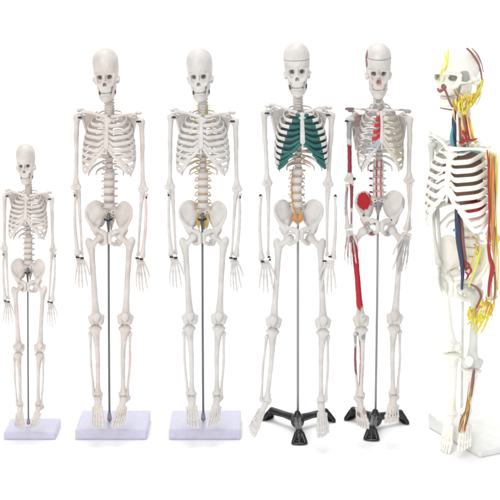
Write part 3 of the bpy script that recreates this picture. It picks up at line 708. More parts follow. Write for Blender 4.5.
# ---------------------------------------------------------------- figure 4: green cartilages, black star base
def green_skeleton():
    f = Fig('skeleton with dark green rib cartilages, standing on a black three-legged base', 297.5, 447, mat='bone_grey')
    skull(f, (298.0, 8, 97.0), (1.02, 1.0, 1.0), (3, -2, -2), cap='a')
    spine(f, [(298, 10, 90), (298, 9, 100), (298.4, 10, 110)], [(298.4, 12, 110), (299, 18, 134), (298, 13, 168)], [(298, 12, 168), (296.5, 7, 188), (297.5, 9, 208)], 'disc_tan', cd='disc_red')
    st = ribcage(f, (301, 0, 111.6), (1.0, 1, 1.0), (0, 0, 4), cartmat=M['green'], px='g')
    for m_ in (False, True): f.put('shade_membrane', (301, 0, 111.6), (1, 1, 1), (0, 0, 4), m_, mat=M['green_shade'])
    f.put('clavicle', (296, -8, 112.4), (1.05, 1, 1), (0, 16, -12)); f.put('clavicle', (305.4, -8, 112), (.85, 1, 1), (0, -12, 14), True)
    f.put('scapula', (270.5, 6, 112.5), 1, (0, 0, 8)); f.put('scapula', (326.5, 7, 114), 1, (0, 0, -8), True)
    f.bone('humerus', (267.2, 3, 186), (264.2, 5, 110), 72, .95); f.bone('humerus', (328.2, 3, 187), (331.6, 5, 112), 72, .95, True)
    f.bone('radius', (261.4, -2, 260), (260.6, 1, 195), 64); f.bone('ulna', (268.2, 1, 256), (267.8, 3, 185), 69, 1.05)
    f.bone('radius', (333.2, -2, 259), (335.4, 1, 196), 64, 1, True); f.bone('ulna', (326.8, 1, 256), (328.0, 3, 187), 69, 1.05, True)
    hand(f, (265, -1, 259.8), (1.08, 1, .98), (-3, 2, 15), True); hand(f, (329.6, -1, 259.8), (1.1, 1, 1.0), (-3, -2, -15), False)
    for m_ in (False, True): f.put('hip', (298.6, 6, 220.5), (1.03, 1, 1.0), (-9, 0, 3), m_)
    sa = f.put('sacrum', (298.2, 6, 219), (.95, 1, .95), (-9, 0, 3)); f.put('coccyx', (298.2, 6, 219), (.8, .8, .8), (-4, 0, 3), parent=sa)
    f.bone('femur', (273.4, 2, 328), (278.6, 6, 239.5), 84, 1.0); f.bone('femur', (323.2, 2, 329), (320.8, 6, 239.5), 84, 1.0, True)
    f.put('patella', (273.2, -5, 320.5), 1.1); f.put('patella', (323.6, -5, 320.5), 1.1, mir=True)
    f.bone('tibia', (266.8, 4, 401), (273.0, 2, 328.6), 70, .95); f.bone('tibia', (321.2, 4, 401), (322.8, 2, 329.6), 70, .95, True)
    f.bone('fibula', (261.4, 5, 398), (266.6, 4, 336), 66); f.bone('fibula', (325.8, 5, 398), (328.0, 4, 336), 66, 1, True)
    foot(f, (266.4, 3, 402.4), (.85, 1.0, 1.0), (60, 26, -4), False); foot(f, (321.2, 3, 402.4), (1.05, .95, 1.1), (34, 0, 3), True)
    f.tube('rod', [(297.9, 14, 206), (297.9, 20, 330), (297.9, 46, 410)], 1.3, M['chrome'], n=2, seg=12)
    star_base(f, (297.5, 46), [(268, 76), (330, 72), (299.5, 7)])
    wires(f, [(267.2, 0, 113.2, 2.2), (328.2, 0, 115, 2.2), (269, -3, 257, 1.3), (262.5, -4, 261.5, 1.6), (324.5, -3, 261, 1.5), (330, -4, 256.5, 1.4), (260.4, 0, 195, .8), (335.4, 0, 195.4, .9), (270, -2, 259.5, .8)])
    f.tube('jaw_notch_shade', [(289.4, 0, 85.5), (290.2, -1, 89)], .7, M['wire'], n=2); f.tube('jaw_notch_shade', [(306.6, 0, 84.5), (306.2, -1, 88)], .7, M['wire'], n=2)  # dark tubes added in place of shade at the jaw notches
    for i in range(12):
        v = 113+i*4.6
        for sx in (-1, 1): f.tube('spinal_nerve', [(298.5+sx*3, 13, v), (298.5+sx*7, 13.5, v+1), (298.5+sx*12, 12.5, v+3.6)], [.7, .6, .4], M['nerve_orange'], n=3)
    for i in range(5):
        v = 173+i*7.2
        for sx in (-1, 1): f.tube('spinal_nerve', [(297.2+sx*4, 11, v), (297.2+sx*6.4, 9.5, v+1.4), (297.2+sx*7.4, 9, v+4)], [.7, .55, .35], M['nerve_orange'], n=3)
    for i in range(5):
        for sx in (-1, 1): f.tube('sacral_nerve', [(297.8+sx*(3-.4*i), 5, 211+i), (297.8+sx*(3.8-.7*i), 4, 216+i), (297.8+sx*(6.4-1.3*i), 5, 220.5+i*.8)], [.85, .85, .5], M['nerve_orange'], n=3)
    f.tube('spinal_artery', [(292.6, 6, 170), (291.4, 3, 184), (292, 4, 200), (294.5, 3, 210)], [.6, .6, .6, .5], M['nerve_orange'])
    return f
green_skeleton()

# ---------------------------------------------------------------- figure 5: muscle paint, black star base
RED = V(.46, .012, .022, 1); DRED = V(.24, .012, .03, 1); BLU = V(.24, .28, .34, 1); TAN = V(.56, .49, .33, 1); PINK = V(.60, .30, .27, 1); GRY = V(.34, .36, .37, 1); DK = V(.12, .03, .035, 1)
def wob(co, s_=1.7, seed=0):
    r = np.random.RandomState(seed); o = 0
    for _ in range(5):
        v = r.normal(size=3)*s_; o = o+np.sin(co@v+r.uniform(0, 6))
    return o/3.2
def patches(lst, me_key=None, wscale=1.0):
    """lst: (colour, centre, radii, alpha) soft-edged ellipsoidal patches of paint"""
    def fn(co):
        out = np.zeros((len(co), 4)); wb = wob(co, .9*wscale)*.07
        for col, c, r, al in lst:
            d = np.sqrt((((co-V(*c))/V(*r))**2).sum(1))+wb
            a = (1-vsm(.88, 1.0, d))*al
            out[:, :3] = out[:, :3]*(1-a[:, None])+col[:3]*a[:, None]; out[:, 3] = np.maximum(out[:, 3], a)
        return out
    return fn
def red_skeleton():
    f = Fig('skeleton painted with red muscle areas, one thigh bone all red, on black base', 375.5, 443, mat='bone_warm')
    none = patches([])
    low = painted(PR['skull_low_b'], patches([(DRED, (-12.5, -2, 37), (3, 6, 6), .9), (PINK, (0, -14, 20), (3.4, 4, 4.5), .85), (PINK, (-9.5, -9, 24), (1.6, 3, 2), .5), (PINK, (0, -13, 29), (1.2, 3, 4), .5)]))
    cap = painted(PR['skull_cap_b'], patches([(DRED, (-12.5, 0, 44), (3.5, 7, 6), .9)]))
    skull(f, (378.2, 7, 97.8), (1.0, 1.0, 1.01), (9, 0, -3), cap='b', me=low, capme=cap)
    lme = painted(PR['lumb'], patches([(RED, (-2.2, -3, 0), (.9, 3, 6), .95), (RED, (2.2, -3, 0), (.9, 3, 6), .8), (DRED, (-7.2, 6, .4), (2.2, 3, 2.4), .95)]))
    spine(f, [(378, 10, 92), (378.5, 8, 101), (379.4, 9, 109)], [(379.8, 12, 109), (380, 18, 134), (379, 13, 160)], [(379, 12, 160), (378.2, 7, 180), (378.6, 9, 197)], 'disc', lme=lme)
    f.sternum_me = painted(PR['sternum'], patches([(RED, (-2.6, -13, -14), (1.3, 4, 16), .95), (PINK, (2.6, -13, -14), (1.0, 4, 14), .4)]))
    rib_p = {}
    def ribme(i, mir):
        if mir: return painted(PR['rib%d' % i], patches([(TAN, (-12, -8, -30), (16, 16, 40), .7), (V(.42, .36, .22, 1), tuple(V(*rib_pts(i)[4])+V(1, -1, -.9)), (3.4, 4, .8), .7), (V(.36, .31, .18, 1), (-XJ[min(i, 9)]-1, -12, ZJ[min(i, 9)]+1), (1.6, 6, 2.2), .6), (V(.36, .31, .20, 1), (-RW[i]*.75, -9, ZJ[min(i, 9)]+2.2), (3.2, 4, .7), .6)]))
        L = [(BLU, (-14, -12, -36), (12, 9, 8), .5), (PINK, (-25, -2, -30), (5, 8, 26), .35)]+([(DRED, (-XJ[i]-1.2, YJ[i], ZJ[i]+.6), (1.3, 3, 1.3), .7), (DK, (-RW[i]*.72, -10, ZJ[i]+2.4), (2.6, 4, .6), .55)] if i < 10 else [])
        q = rib_pts(i); rn = random.Random(i)
        for c_ in (BLU, DRED, GRY, PINK): z_ = rn.uniform(3.2, 5.6); a_, b_ = V(*q[min(int(z_), len(q)-2)]), V(*q[min(int(z_)+1, len(q)-1)]); c0 = a_+(b_-a_)*(z_ % 1); L.append((c_, tuple(c0+V(0, 0, rn.uniform(-1.2, 1.2))), (rn.uniform(1.5, 3.2), 3, rn.uniform(.7, 1.3)), rn.uniform(.5, .85)))
        if 2 <= i <= 5: L.append((DK, (-RW[i]*.90, -5, ZB[i]+(ZJ[i]-ZB[i])*.72), (2.3, 3, 1.2), 1))
        return painted(PR['rib%d' % i], patches(L))
    cp = lambda i, mir: (M['cart5b'] if i else f.mat) if mir else (M['cart5r'] if i in (1, 2, 3, 4) else M['cart5g'] if i in (5, 6) else f.mat)
    ribcage(f, (380.4, 0, 109.6), (.87, 1, 1.04), (0, 0, 0), ribme=ribme, cartfn=cp)
    cl = painted(PR['clavicle'], patches([(DK, (-24, 0, 0), (5, 4, 4), .8), (PINK, (-10, 0, 0), (4, 3, 3), .6)]))
    f.put('clavicle', (377, -8, 111), (1.2, 1, 1.0), (0, 2, -14), me=cl); f.put('clavicle', (384, -8, 110.6), (1.0, 1, 1.0), (0, 2, 12), True, me=painted(PR['clavicle'], patches([(GRY, (-22, 0, 0), (7, 4, 4), .5)])))
    sc_ = painted(PR['scapula'], patches([(PINK, (5, 4, -4), (8, 6, 7), .6), (BLU, (3, 4, -16), (3, 6, 5), .6), (DRED, (8, 5, 1), (4, 4, 1.4), .7), (DK, (-3, 1, 6.5), (4, 4, 2), .7)]))
    f.put('scapula', (352.6, 5, 117), (.95, 1, 1), (0, 6, 10), me=sc_); f.put('scapula', (406.5, 6, 118), (.9, 1, 1), (0, -4, -12), True, me=painted(PR['scapula'], patches([(GRY, (-3, 1, 6.5), (4, 4, 2), .4)])))
    hm = painted(PR['humerus'], patches([(GRY, (0, 0, 58), (5, 6, 13), .75), (DRED, (0, 0, 26), (6, 6, 17.5), .97), (RED, (-2, -1, 26), (1.5, 4, 14), .8), (DK, (4, 0, 3.5), (1.3, 3, 2), .9)]))
    nh = painted(PR['humerus'], none)
    f.bone('humerus', (349.4, 3, 182), (349.6, 4, 116), 72, .98, me=hm); f.bone('humerus', (409.2, 3, 183), (409.4, 4, 116), 72, .98, True, me=nh)
    rm = painted(PR['radius'], patches([(GRY, (-1, 0, 40), (3, 3, 24), .6), (DRED, (.6, -1, 48), (1, 3, 12), .9)])); um = painted(PR['ulna'], patches([(DRED, (0, 0, 44), (3, 3, 20), .95), (DRED, (0, -1, 14), (1, 3, 10), .7)]))
    f.bone('radius', (347.6, -2, 229), (346.8, 1, 184), 64, 1, me=rm); f.bone('ulna', (351.4, 1, 228), (351.2, 3, 178), 69, 1, me=um)
    f.bone('radius', (406.0, -2, 231), (411.4, 1, 184), 64, 1, True, me=painted(PR['radius'], none)); f.bone('ulna', (410.4, 1, 230), (408.6, 3, 178), 69, 1.0, True, me=painted(PR['ulna'], none))
    hp = patches([(DRED, (-2, 0, -8), (2.6, 4, 4), .8), (PINK, (3, 0, -14), (2.2, 4, 9), .7), (GRY, (-5, 0, -18), (2.5, 4, 9), .7), (DRED, (1, 0, -22), (1.5, 4, 4), .7)], wscale=1.6)
    hand(f, (349.6, -2, 230), (.95, 1, 1.06), (-3, 4, 20), True, fme=lambda k_: painted(PR[k_], hp))
    hp2 = patches([(GRY, (0, 0, -20), (7, 4, 20), .35)])
    hand(f, (407.6, -3, 232), (1.05, 1.1, 1.32), (-4, 8, -38), False, fme=lambda k_: painted(PR[k_], hp2))
    hl = painted(PR['hip'], patches([(RED, (-15.2, 0, 11), (7.6, 9, 9.6), 1), (RED, (-8, 6, 12), (2.6, 6, 8), .8), (DK, (-16, -4, -3), (1.6, 3, 1.6), .9), (DK, (-5, -8, -10.5), (1.5, 3, 1.5), .9), (DRED, (-6, -2, -22), (5, 5, 2.6), .85), (PINK, (-12, -3, -12), (4, 5, 4), .4)]))
    hr = painted(PR['hip'], patches([(DK, (-11, -5, -7), (1.3, 3, 1.3), .9), (GRY, (-6, -2, -22), (5, 5, 2.6), .5), (GRY, (-23, -1, 8), (1.6, 6, 7), .5)]))
    f.put('hip', (379, 6, 211.8), (1, 1, .98), (-3, 0, 0), False, me=hl); f.put('hip', (379, 6, 211.8), (1.05, 1, 1.0), (-3, 0, 0), True, me=hr)
    sm = painted(PR['sacrum'], patches([(GRY, (0, 4, 4), (6, 5, 5), .4)])); sa = f.put('sacrum', (379, 6, 210), (1, 1, .95), (-3, 0, 0), me=sm); f.put('coccyx', (379, 6, 210), (1, 1, .95), (-3, 0, 0), parent=sa)
    fl = painted(PR['femur'], patches([(RED, (0, -1, 48), (5, 7, 36), 1), (V(.34, .008, .03, 1), (1.6, 0, 40), (1.3, 6, 28), .9)])); fr = painted(PR['femur'], none)
    f.bone('femur', (361.8, 2, 327), (352.8, 6, 234), 84, 1.0, me=fl); f.bone('femur', (394.0, 2, 325), (402.4, 6, 233), 84, 1.0, True, me=fr)
    f.put('patella', (362, -5, 317.5), 1.08, me=painted(PR['patella'], patches([(GRY, (1, -1, 1), (.8, 1, .8), .7)]))); f.put('patella', (394.4, -5, 315.5), 1.08, mir=True, me=painted(PR['patella'], none))
    tl = painted(PR['tibia'], patches([(RED, (-1.6, -2, 34), (1.2, 4, 26), .85), (GRY, (1.6, -3, 61), (2.6, 4, 3.2), .95), (PINK, (3.2, 0, 18), (1.6, 5, 18), .6), (BLU, (-4, -2, 64), (1.6, 3, 3), .8)])); fbl = painted(PR['fibula'], patches([(GRY, (0, 0, 60), (3, 3, 6), .9), (DRED, (0, 0, 36), (3, 3, 18), .85)]))
    f.bone('tibia', (360.2, 4, 396), (361.6, 2, 327), 70, .95, me=tl); f.bone('tibia', (393.2, 4, 394), (393.8, 2, 325), 70, .95, True, me=painted(PR['tibia'], none))
    f.bone('fibula', (357.4, 5, 393), (355.2, 3, 333), 66, 1, me=fbl); f.bone('fibula', (397.6, 5, 391), (400.0, 4, 331), 66, 1, True, me=painted(PR['fibula'], none))
    fp = patches([(PINK, (3, -14, -8), (3, 4, 5), .8), (DRED, (-3, -16, -9), (2, 3, 3), .6)])
    foot(f, (360.0, 3, 397.4), (.95, .85, 1.05), (32, 0, 10), False, fme=lambda k_: painted(PR[k_], fp)); foot(f, (393.2, 3, 395.6), (1.15, .75, 1.0), (30, 0, -16), True, fme=lambda k_: painted(PR[k_], none))
    f.tube('rod', [(378.0, 3, 202), (377.8, 5, 225), (377.2, 16, 300), (375.6, 40, 408)], 1.2, M['chrome'], n=2, seg=12)
    star_base(f, (375.2, 40), [(350, 66), (404, 56), (371.5, 7)])
    f.tube('hyoid_bone', [(375, -4, 103), (378.4, -7, 104.4), (381.8, -4, 103)], .9, f.mat)
    for (a, b, c) in ((373.6, 107.5, -3), (383.8, 107.5, -3)): f.tube('neck_ligament', [(378.6+(a-378.6)*.35, 4, 98), (a, 2, b-3), (a-(3 if a < 378 else -3), c, 112)], [1.4, 1.5, 1.1], f.mat)
    wires(f, [(346.6, -1, 121, 1.6), (354.8, -2, 178.5, .9), (372.4, 0, 78.5, .6), (383.8, 0, 79.4, .5)])
    return f
M['cart5r'] = plain('red_cartilage', (.50, .02, .03), .4)
M['cart5b'] = bone_mat('tan_cartilage', (.68, .63, .54), (.56, .50, .40))
M['cart5g'] = bone_mat('grey_blue_cartilage', (.52, .53, .55), (.36, .39, .43))
red_skeleton()

# ---------------------------------------------------------------- figure 6: white model with vessels and nerves, turned towards the left, on a pale square plate
M['vessel_brown'] = plain('brown_vessel', (.30, .12, .10), .4)
M['yellow_bone'] = bone_mat('yellow_bone', (.86, .80, .52), (.80, .68, .34))
M['lung'] = plain('dark_tissue', (.19, .11, .08), .5, bump=.3)
M['grey_bone'] = bone_mat('grey_white_bone', (.74, .75, .70), (.62, .64, .58))
M['lime'] = plain('lime_nerve', (.80, .86, .12), .4)
def vessel_skeleton():
    f = Fig('skeleton coloured white as if overexposed, turned sideways, with red vessels and yellow nerves, on a pale slab', 466, 448, sc=1.3, mat='white_bone')
    f.back = 10; f.cart = M['white_bone']; f.pm = 'white_bone_paint'
    Y = -38; z3 = lambda s_: (s_, s_, s_)
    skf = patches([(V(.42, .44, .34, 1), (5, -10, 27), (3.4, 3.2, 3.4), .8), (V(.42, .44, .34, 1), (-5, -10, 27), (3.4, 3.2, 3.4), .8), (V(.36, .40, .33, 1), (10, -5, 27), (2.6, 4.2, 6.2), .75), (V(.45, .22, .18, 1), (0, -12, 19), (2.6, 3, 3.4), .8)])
    sk = skull(f, (457.5, 2, 105), (1.27, 1.27, .86), (4, -2, -42), me=painted(PR['skull'], skf))
    spine(f, [(461, 8, 100), (462, 8, 120), (463, 10, 143)], [(463, 16, 143), (466, 24, 180), (466, 18, 224)], [(467, 16, 222), (470, 6, 242), (473, 10, 264)], 'disc_tan', yaw=Y, sw=1.02)
    f.zk = 1
    ribcage(f, (459, 0, 148.5), (.98, 1.25, 1.07), (0, 0, Y))
    for (c, r) in (((465, 2, 177), (19, 15, 30)), ((450, 10, 180), (8, 10, 24))):
        s = Sdf((-20, -18, -30), (20, 18, 30), .9); s.ell((0, 0, 0), [x/1.3 for x in r]); s.noise(.4, 7, 3); f.put('', c, 1, (0, 0, Y), mat=M['lung'], me=s.mesh('lung'))
    s = Sdf((-12, -12, -12), (12, 12, 12), .5); s.ell((0, 0, 0), (8.6, 8, 5.4), rot=(0, -22, 0)); s.ell((-2, 0, -6), (9, 9, 4), 1, 'sub'); s.noise(.25, 4, 3)
    f.put('', (475.5, -6, 208), 1, (0, 0, 0), mat=M['organ'], me=s.mesh('liver'))
    s = Sdf((-10, -10, -6), (10, 10, 6), .5); s.ell((0, 0, 0), (7, 6, 2.6), rot=(0, -14, 0)); f.put('', (477.5, -4, 215.5), 1, mat=M['organ_pink'], me=s.mesh('stomach'))
    # shoulder girdle and arms
    f.put('clavicle', (447, -14, 148), (.85, 1, 1), (0, 38, 30)); f.put('clavicle', (450, -16, 149), (1.15, 1.1, 1.1), (0, 3, -2), True)
    f.put('scapula', (433, 14, 143), z3(.8), (0, 0, Y), mat=M['grey_bone']); f.put('scapula', (484, -2, 154), z3(.95), (0, 0, Y), True)
    f.bone('humerus', (434, 14, 206), (431.5, 12, 142), 72, .75, mat=M['grey_bone']); f.bone('humerus', (493.4, -14, 242), (491.4, -14, 152), 72, 1.0, True, mat=M['yellow_bone'])
    f.bone('radius', (438.6, 4, 264), (433.4, 10, 209), 64, .85, mat=M['grey_bone']); f.bone('ulna', (441.4, 7, 264), (436.4, 12, 206), 69, .85, mat=M['grey_bone'])
    f.bone('radius', (489.2, -18, 300), (488.6, -14, 244), 64, 1.0, True, mat=M['yellow_bone']); f.bone('ulna', (495.6, -14, 299), (495.2, -12, 241), 69, 1.0, True, mat=M['yellow_bone'])
    hand(f, (439.4, 4, 266), (.6, .8, .6), (-3, 10, 60), True, mat=M['grey_bone']); hand(f, (490, -18, 302), (1.0, 1.1, .82), (-8, 22, -50), False, mat=M['nerve_bright'])
    for m_ in (False, True): f.put('hip', (461.5, 6, 268), (.98, 1.1, 1.02), (0, 6, Y), m_)
    sa = f.put('sacrum', (463, 6, 268), 1, (0, 4, Y), mat=M['yellow_bone']); f.put('coccyx', (463, 6, 268), 1, (0, 4, Y), parent=sa)
    f.bone('femur', (452, 6, 352), (441.5, 12, 276), 84, 1.1); f.bone('femur', (471.5, 0, 368), (477.0, -6, 290), 84, 1.05, True, mat=M['grey_bone'])
    f.put('patella', (449.6, -2, 346), z3(.9)); f.put('patella', (469.2, -8, 361), z3(.95), mir=True)
    f.bone('tibia', (450.6, 12, 414), (452.4, 8, 352.5), 70, 1.1); f.bone('tibia', (466.2, 4, 412), (471.8, 0, 368.5), 70, 1.1, True)
    f.bone('fibula', (454.4, 14, 411), (457.0, 10, 359), 66, .8); f.bone('fibula', (470.0, 6, 409), (476.0, 2, 375), 66, .8, True)
    foot(f, (450.6, 10, 414.6), (.85, .9, .8), (26, 0, -20), False); foot(f, (466, 2, 412.6), (.85, .9, .8), (26, 0, -14), True)
    # stand
    k = S*(D+f.y)/D; P = f.P(480, -20, None); a = math.atan2(85, -42); L1, L2, h = 92*k, 52*k, 5*k
    e1 = Vector((math.cos(a), math.sin(a), 0)); e2 = Vector((math.sin(a), -math.cos(a), 0))
    c = Vector((P.x, P.y, h/2))+e1*L1/2+e2*L2/2
    v, q = box_vq((0, 0, 0), (L1/2, L2/2, h/2), .003); bk = v[:, 0]*math.sin(a)+v[:, 1]*math.cos(a); v[:, 2] += (v[:, 2] > 0)*.15*(bk-bk.min()); pl = f.link(poly_mesh('base_plate', v, q), M['plinth_pale'], Matrix.Translation(c) @ Matrix.Rotation(a, 4, 'Z'))
    f.tube('rod', [(463, 16, 262), (462.5, 22, 340), (461.5, 38, 424)], 1.0, M['grey_bone'], n=2, seg=12)
    t = f.tube
    # head vessels and nerves
    t('artery', [(467, -14, 48.5), (471.5, -12, 53), (477, -6, 61), (480.5, 0, 70), (482, 3, 80)], [.75, .8, .85, .8, .6], M['vessel_brown'])
    t('artery', [(472, -10, 48.5), (477, -6, 54), (481, 0, 62), (483.4, 3, 72)], [.35, .4, .4, .3], M['vessel_brown'])
    t('nerve', [(483, 3, 80), (480.4, -2, 88), (474.5, -10, 99), (471, -12, 106)], [.9, 1.1, 1.2, 1.2], M['nerve_bright'])
    t('nerve', [(448.5, -27, 50), (447.4, -28, 58), (446.6, -27, 66), (444.4, -26, 71.5)], [.6, 1.0, .9, .5], M['lime'])
    t('nerve', [(444.6, -27, 52), (445.8, -28, 60), (446.4, -27, 67)], [.4, .5, .4], M['lime'])
    t('artery', [(443.6, -22, 87), (446.4, -22, 93), (449, -20, 100), (452.4, -17, 107)], [.9, .85, .8, .8], M['vessel_brown'])
    t('artery', [(440.5, -18, 108), (446, -19, 109), (452, -17, 110)], [.5, .6, .6], M['vessel_brown'])
    t('muscle_bundle', [(438, -23, 89), (440, -24, 91), (443.4, -23, 89.5)], [1.0, 1.5, 1.0], M['vessel_brown'])
    r = random.Random(5)
    for i in range(56):
        a = r.random(); x = 453+22*a+r.uniform(-1, 1); v0 = 101-2*math.sin(a*3)-a*7+r.uniform(-2, 8); ln = r.uniform(7, 15)*(1-.4*a); dd = -15-3*math.sin(a*3.14)+r.uniform(-2.5, 1)
        x1 = x-(x-461)*.35*ln/13
        t('nerve', [(x, dd, v0), ((x+x1)/2+r.uniform(-2, 2), dd-r.uniform(0, 1.5), v0+ln*.5), (x1+r.uniform(-1, 1), dd+2, v0+ln)], [.3, r.uniform(.45, .95), .25], M[['nerve_bright', 'nerve_bright', 'lime', 'nerve', 'muscle', 'nerve_bright', 'yellow_bone'][i % 7]], n=4, seg=6)
    for i in range(9): t('nerve', [(481+r.uniform(-1, 2), 2, 78+i*1.5), (479+r.uniform(-2, 2), -3, 86+i*1.6), (474+r.uniform(-2, 3), -9, 95+i*1.3)], [.25, .5, .3], M[['nerve_bright', 'lime', 'yellow_bone'][i % 3]], n=4, seg=6)
    for i in range(5): t('nerve', [(447+r.uniform(-1, 1), -28, 60+i*3), (443-i*.9+r.uniform(-1, 1), -27, 66+i*3.4), (440+r.uniform(-2, 3), -25, 73+i*4)], [.3, .35, .2], M[['lime', 'yellow_bone', 'nerve_bright'][i % 3]], n=4, seg=6)
    for i in range(6): t('nerve', [(457+r.uniform(-4, 6), -17, 93+r.uniform(-3, 3)), (460+r.uniform(-4, 4), -18, 98), (461+r.uniform(-5, 5), -16, 105)], [.35, .5, .5], M['vessel_brown'] if i % 2 else M['nerve'], n=4)
    t('salivary_gland', [(460, -14, 108), (464, -14, 112), (466, -12, 108)], [1.8, 2.4, 1.5], M['nerve_bright']); t('salivary_gland', [(472, -14, 96), (475, -13, 99)], [2.4, 1.6], M['nerve_bright'])
    # neck
    t('vein', [(455, -6, 110), (454, -8, 119), (454.2, -9, 130), (454.6, -6, 150)], [1.2, 1.7, 1.9, 1.5], M['vein'])
    t('vein', [(453.6, -9, 122), (452.2, -10, 130), (451.6, -11, 138), (454, -8, 150)], [.5, .9, 1.4, 1.4], M['teal'])
    t('artery', [(460.6, -8, 120), (461.4, -9, 130), (462.6, -10, 141)], [1.2, 1.3, 1.2], M['vessel_brown'])
    t('muscle_bundle', [(464, -3, 112), (466.6, -5, 122), (466.4, -7, 131), (462, -10, 146)], [.8, 1.2, 1.4, .8], M['muscle']); t('muscle_bundle', [(467, -3, 112), (468.6, -4, 122), (471, -6, 132), (478, -10, 146)], [.8, .9, 1.1, .6], M['yellow_bone'])
    for i in range(9): t('muscle_bundle', [(459+i*1.3, -8+r.uniform(-2, 2), 116+r.uniform(-2, 4)), (460+i*1.5+r.uniform(-1, 1), -10, 128+r.uniform(-2, 2)), (460+i*1.9, -10, 140+r.uniform(-3, 4))], [.5, .9, .5], M[['vessel_brown', 'muscle', 'yellow_bone', 'nerve', 'vessel_brown', 'organ', 'yellow_bone', 'muscle', 'nerve_bright'][i]], n=4)
    t('artery', [(460, -12, 142.5), (466, -14, 140.5), (472, -14, 140), (477, -12, 138.6)], [1.1, 1.2, .9, .5], M['organ'])
    t('artery', [(462, -10, 130), (465, -12, 135), (468, -13, 140)], [.9, .9, .8], M['organ'])
    t('nerve', [(456, -17, 150), (462, -18, 153), (470, -18, 151), (480, -16, 153)], .35, M['teal'])
    # trunk vessels
    t('vein', [(456.2, -10, 208), (457.6, -11, 222), (458.8, -10, 240), (461, -10, 256), (462.6, -10, 272), (461.8, -14, 289)], [1.2, 2.3, 2.4, 2.0, 1.5, .9], M['vein'])
    t('artery', [(459.4, -8, 212), (461.6, -9, 228), (462.4, -9, 244), (464.6, -8, 258), (466, -7, 270)], [1.0, 1.9, 2.0, 1.6, 1.0], M['vessel_brown'])
    t('vein', [(457, -11, 229.8), (454, -12, 230.2)], [1.0, 1.1], M['teal'], n=2)
    for i in range(5):
        v0 = 228+i*8.2; u0 = 468+i*1.1
        t('nerve', [(u0+4, -2, v0), (u0+7, -4, v0+3), (u0+8.4, -4, v0+8)], [.6, .6, .4], M['nerve_bright' if i > 2 else 'nerve'], n=3)
    t('nerve', [(481.6, -8, 248), (479, -10, 256), (475.4, -11, 268), (471, -11, 280), (469, -12, 287)], [.9, 1.2, 1.0, .8, .5], M['lime'])
    t('nerve', [(477, -8, 246), (474.4, -10, 256), (471, -10, 266)], [.6, .7, .5], M['nerve_bright'])
    for a_ in ((466.4, 262), (468.6, 267), (465.6, 272)): t('artery', [(a_[0], -10, a_[1]), (a_[0]+2.6, -11, a_[1]+3), (a_[0]+1, -11, a_[1]+7)], [.7, .9, .6], M['organ'], n=3)
    t('artery', [(470, -10, 284), (477, -13, 288), (481, -14, 296), (479, -14, 303), (475.4, -13, 309)], [.6, .9, 1.0, 1.1, .7], M['vessel_brown'])
    # arm vessels and muscles
    t('artery', [(487, -20, 150), (488.6, -23, 165), (488.4, -23, 185), (489.6, -23, 210), (488.4, -22, 236), (488.2, -22, 248)], [.4, .8, .75, .9, .7, .8], M['organ'])
    t('muscle_bundle', [(492.6, -20, 158), (493.2, -22, 176), (492.4, -22, 196), (492.8, -22, 222), (491, -21, 240)], [.5, 1.2, .9, 1.1, .6], M['muscle'])
    t('nerve', [(496, -18, 156), (497, -19, 180), (496.4, -19, 210), (496.8, -18, 238), (498.4, -18, 262), (497.6, -18, 290)], [.5, .8, .6, .8, .5, .6], M['nerve_bright'])
    t('artery', [(488.2, -22, 246), (490, -22, 258), (492.6, -22, 268), (489.4, -22, 284), (488.6, -22, 296)], [1.0, 1.4, 1.9, 1.3, .8], M['organ'])
    t('vein', [(494.8, -20, 272), (495.4, -20, 284), (494.4, -21, 298), (493, -22, 310)], [.5, .8, .8, .5], M['vessel_brown'])
    for i in range(7):
        x = 489.5+i*1.3; ph = r.uniform(0, 6)
        t('nerve' if i % 2 else 'artery', [(x+.9*math.sin(ph+j), -21+.6*math.cos(ph+j), 154+j*20+r.uniform(-3, 3)) for j in range(6)], [.3, .5, .45, .5, .4, .25], M[['organ', 'nerve_bright', 'muscle', 'nerve', 'vessel_brown', 'yellow_bone', 'nerve_bright'][i]], n=4)
    for i in range(26):
        x = 483+r.uniform(-2, 12); v0 = 297+r.uniform(0, 10)
        t('nerve', [(x, -24+r.uniform(-2, 2), v0), (x-r.uniform(0, 3), -25, v0+5), (x-r.uniform(1, 5), -24, v0+10)], [.35, r.uniform(.5, .9), .3], M[['muscle', 'nerve_bright', 'nerve', 'yellow_bone'][i % 4]], n=3, seg=6)
    for i in range(22):
        x = 469+r.uniform(0, 15); v0 = 305+r.uniform(0, 8)
        t('nerve', [(x, -16+r.uniform(-2, 2), v0), (x+r.uniform(-2, 2), -17, v0+6), (x+r.uniform(-2, 3), -16, v0+12)], [.35, r.uniform(.5, .95), .3], M[['nerve_bright', 'nerve_bright', 'lime', 'nerve'][i % 4]], n=3, seg=6)
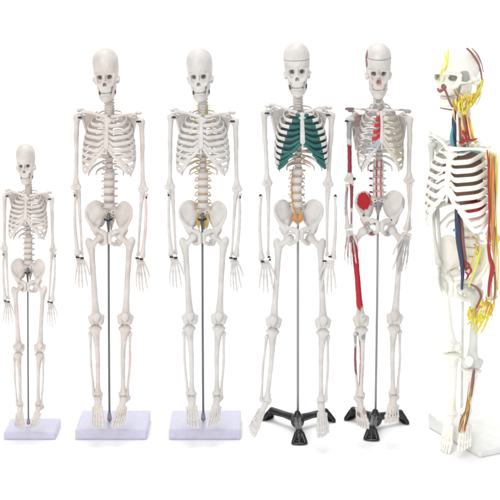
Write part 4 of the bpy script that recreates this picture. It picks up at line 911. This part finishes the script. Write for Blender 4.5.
    # leg vessels
    t('artery', [(473.6, -8, 370), (472.6, -9, 380), (471, -9, 392), (469.4, -9, 402)], [.7, 1.2, 1.2, .6], M['vessel_brown']); t('vein', [(474.6, -8, 370), (473.4, -9, 382), (471.6, -9, 396)], [.4, .7, .5], M['vein'])
    for i in range(6): t('artery' if i % 2 else 'nerve', [(470+r.uniform(-1.5, 1.5), -9, 378+i*4), (467.5+r.uniform(-2, 2), -12, 404+i*2), (463+i*.9-2, -24, 424+i), (460.5+i*1.3-2, -28, 433)], [.2, .35, .35, .2], M[['nerve', 'vessel_brown', 'muscle'][i % 3]], n=4, seg=6)
    t('nerve', [(468.6, -10, 400), (465.6, -14, 412), (462, -20, 422), (459.4, -26, 432)], [.5, .8, .7, .4], M['nerve'])
    t('artery', [(469.6, -9, 404), (468.4, -13, 414), (466, -20, 424), (464, -26, 431)], [.5, .7, .7, .4], M['vessel_brown']); t('artery', [(464.6, -12, 412), (461, -18, 420), (458.6, -26, 431)], [.5, .7, .4], M['vessel_brown'])
    return f
vessel_skeleton()

# ---------------------------------------------------------------- setting
def sheet():
    v = []; q = []
    X = 7.0; prof = [(-6.0, 0), (2.0, 0)]+[(2.0+1.2*math.sin(rad(a)), 1.2-1.2*math.cos(rad(a))) for a in range(9, 91, 9)]
    top = prof[-1]
    for p in prof: v += [(-X, p[0], p[1]), (X, p[0], p[1])]
    q = [(2*i, 2*i+1, 2*i+3, 2*i+2) for i in range(len(prof)-1)]
    k = len(v)//2-1
    fl = poly_mesh('floor', v[:4], [(0, 1, 3, 2)], True)
    o = bpy.data.objects.new('floor', fl); C.objects.link(o); fl.materials.append(M['floor']); o['kind'] = 'structure'
    v2 = v[2:]+[(-X, top[0], 4.5), (X, top[0], 4.5)]
    bk = poly_mesh('backdrop', v2, [(2*i, 2*i+1, 2*i+3, 2*i+2) for i in range(len(v2)//2-1)], True)
    o = bpy.data.objects.new('backdrop', bk); C.objects.link(o); bk.materials.append(M['floor']); o['kind'] = 'structure'
sheet()
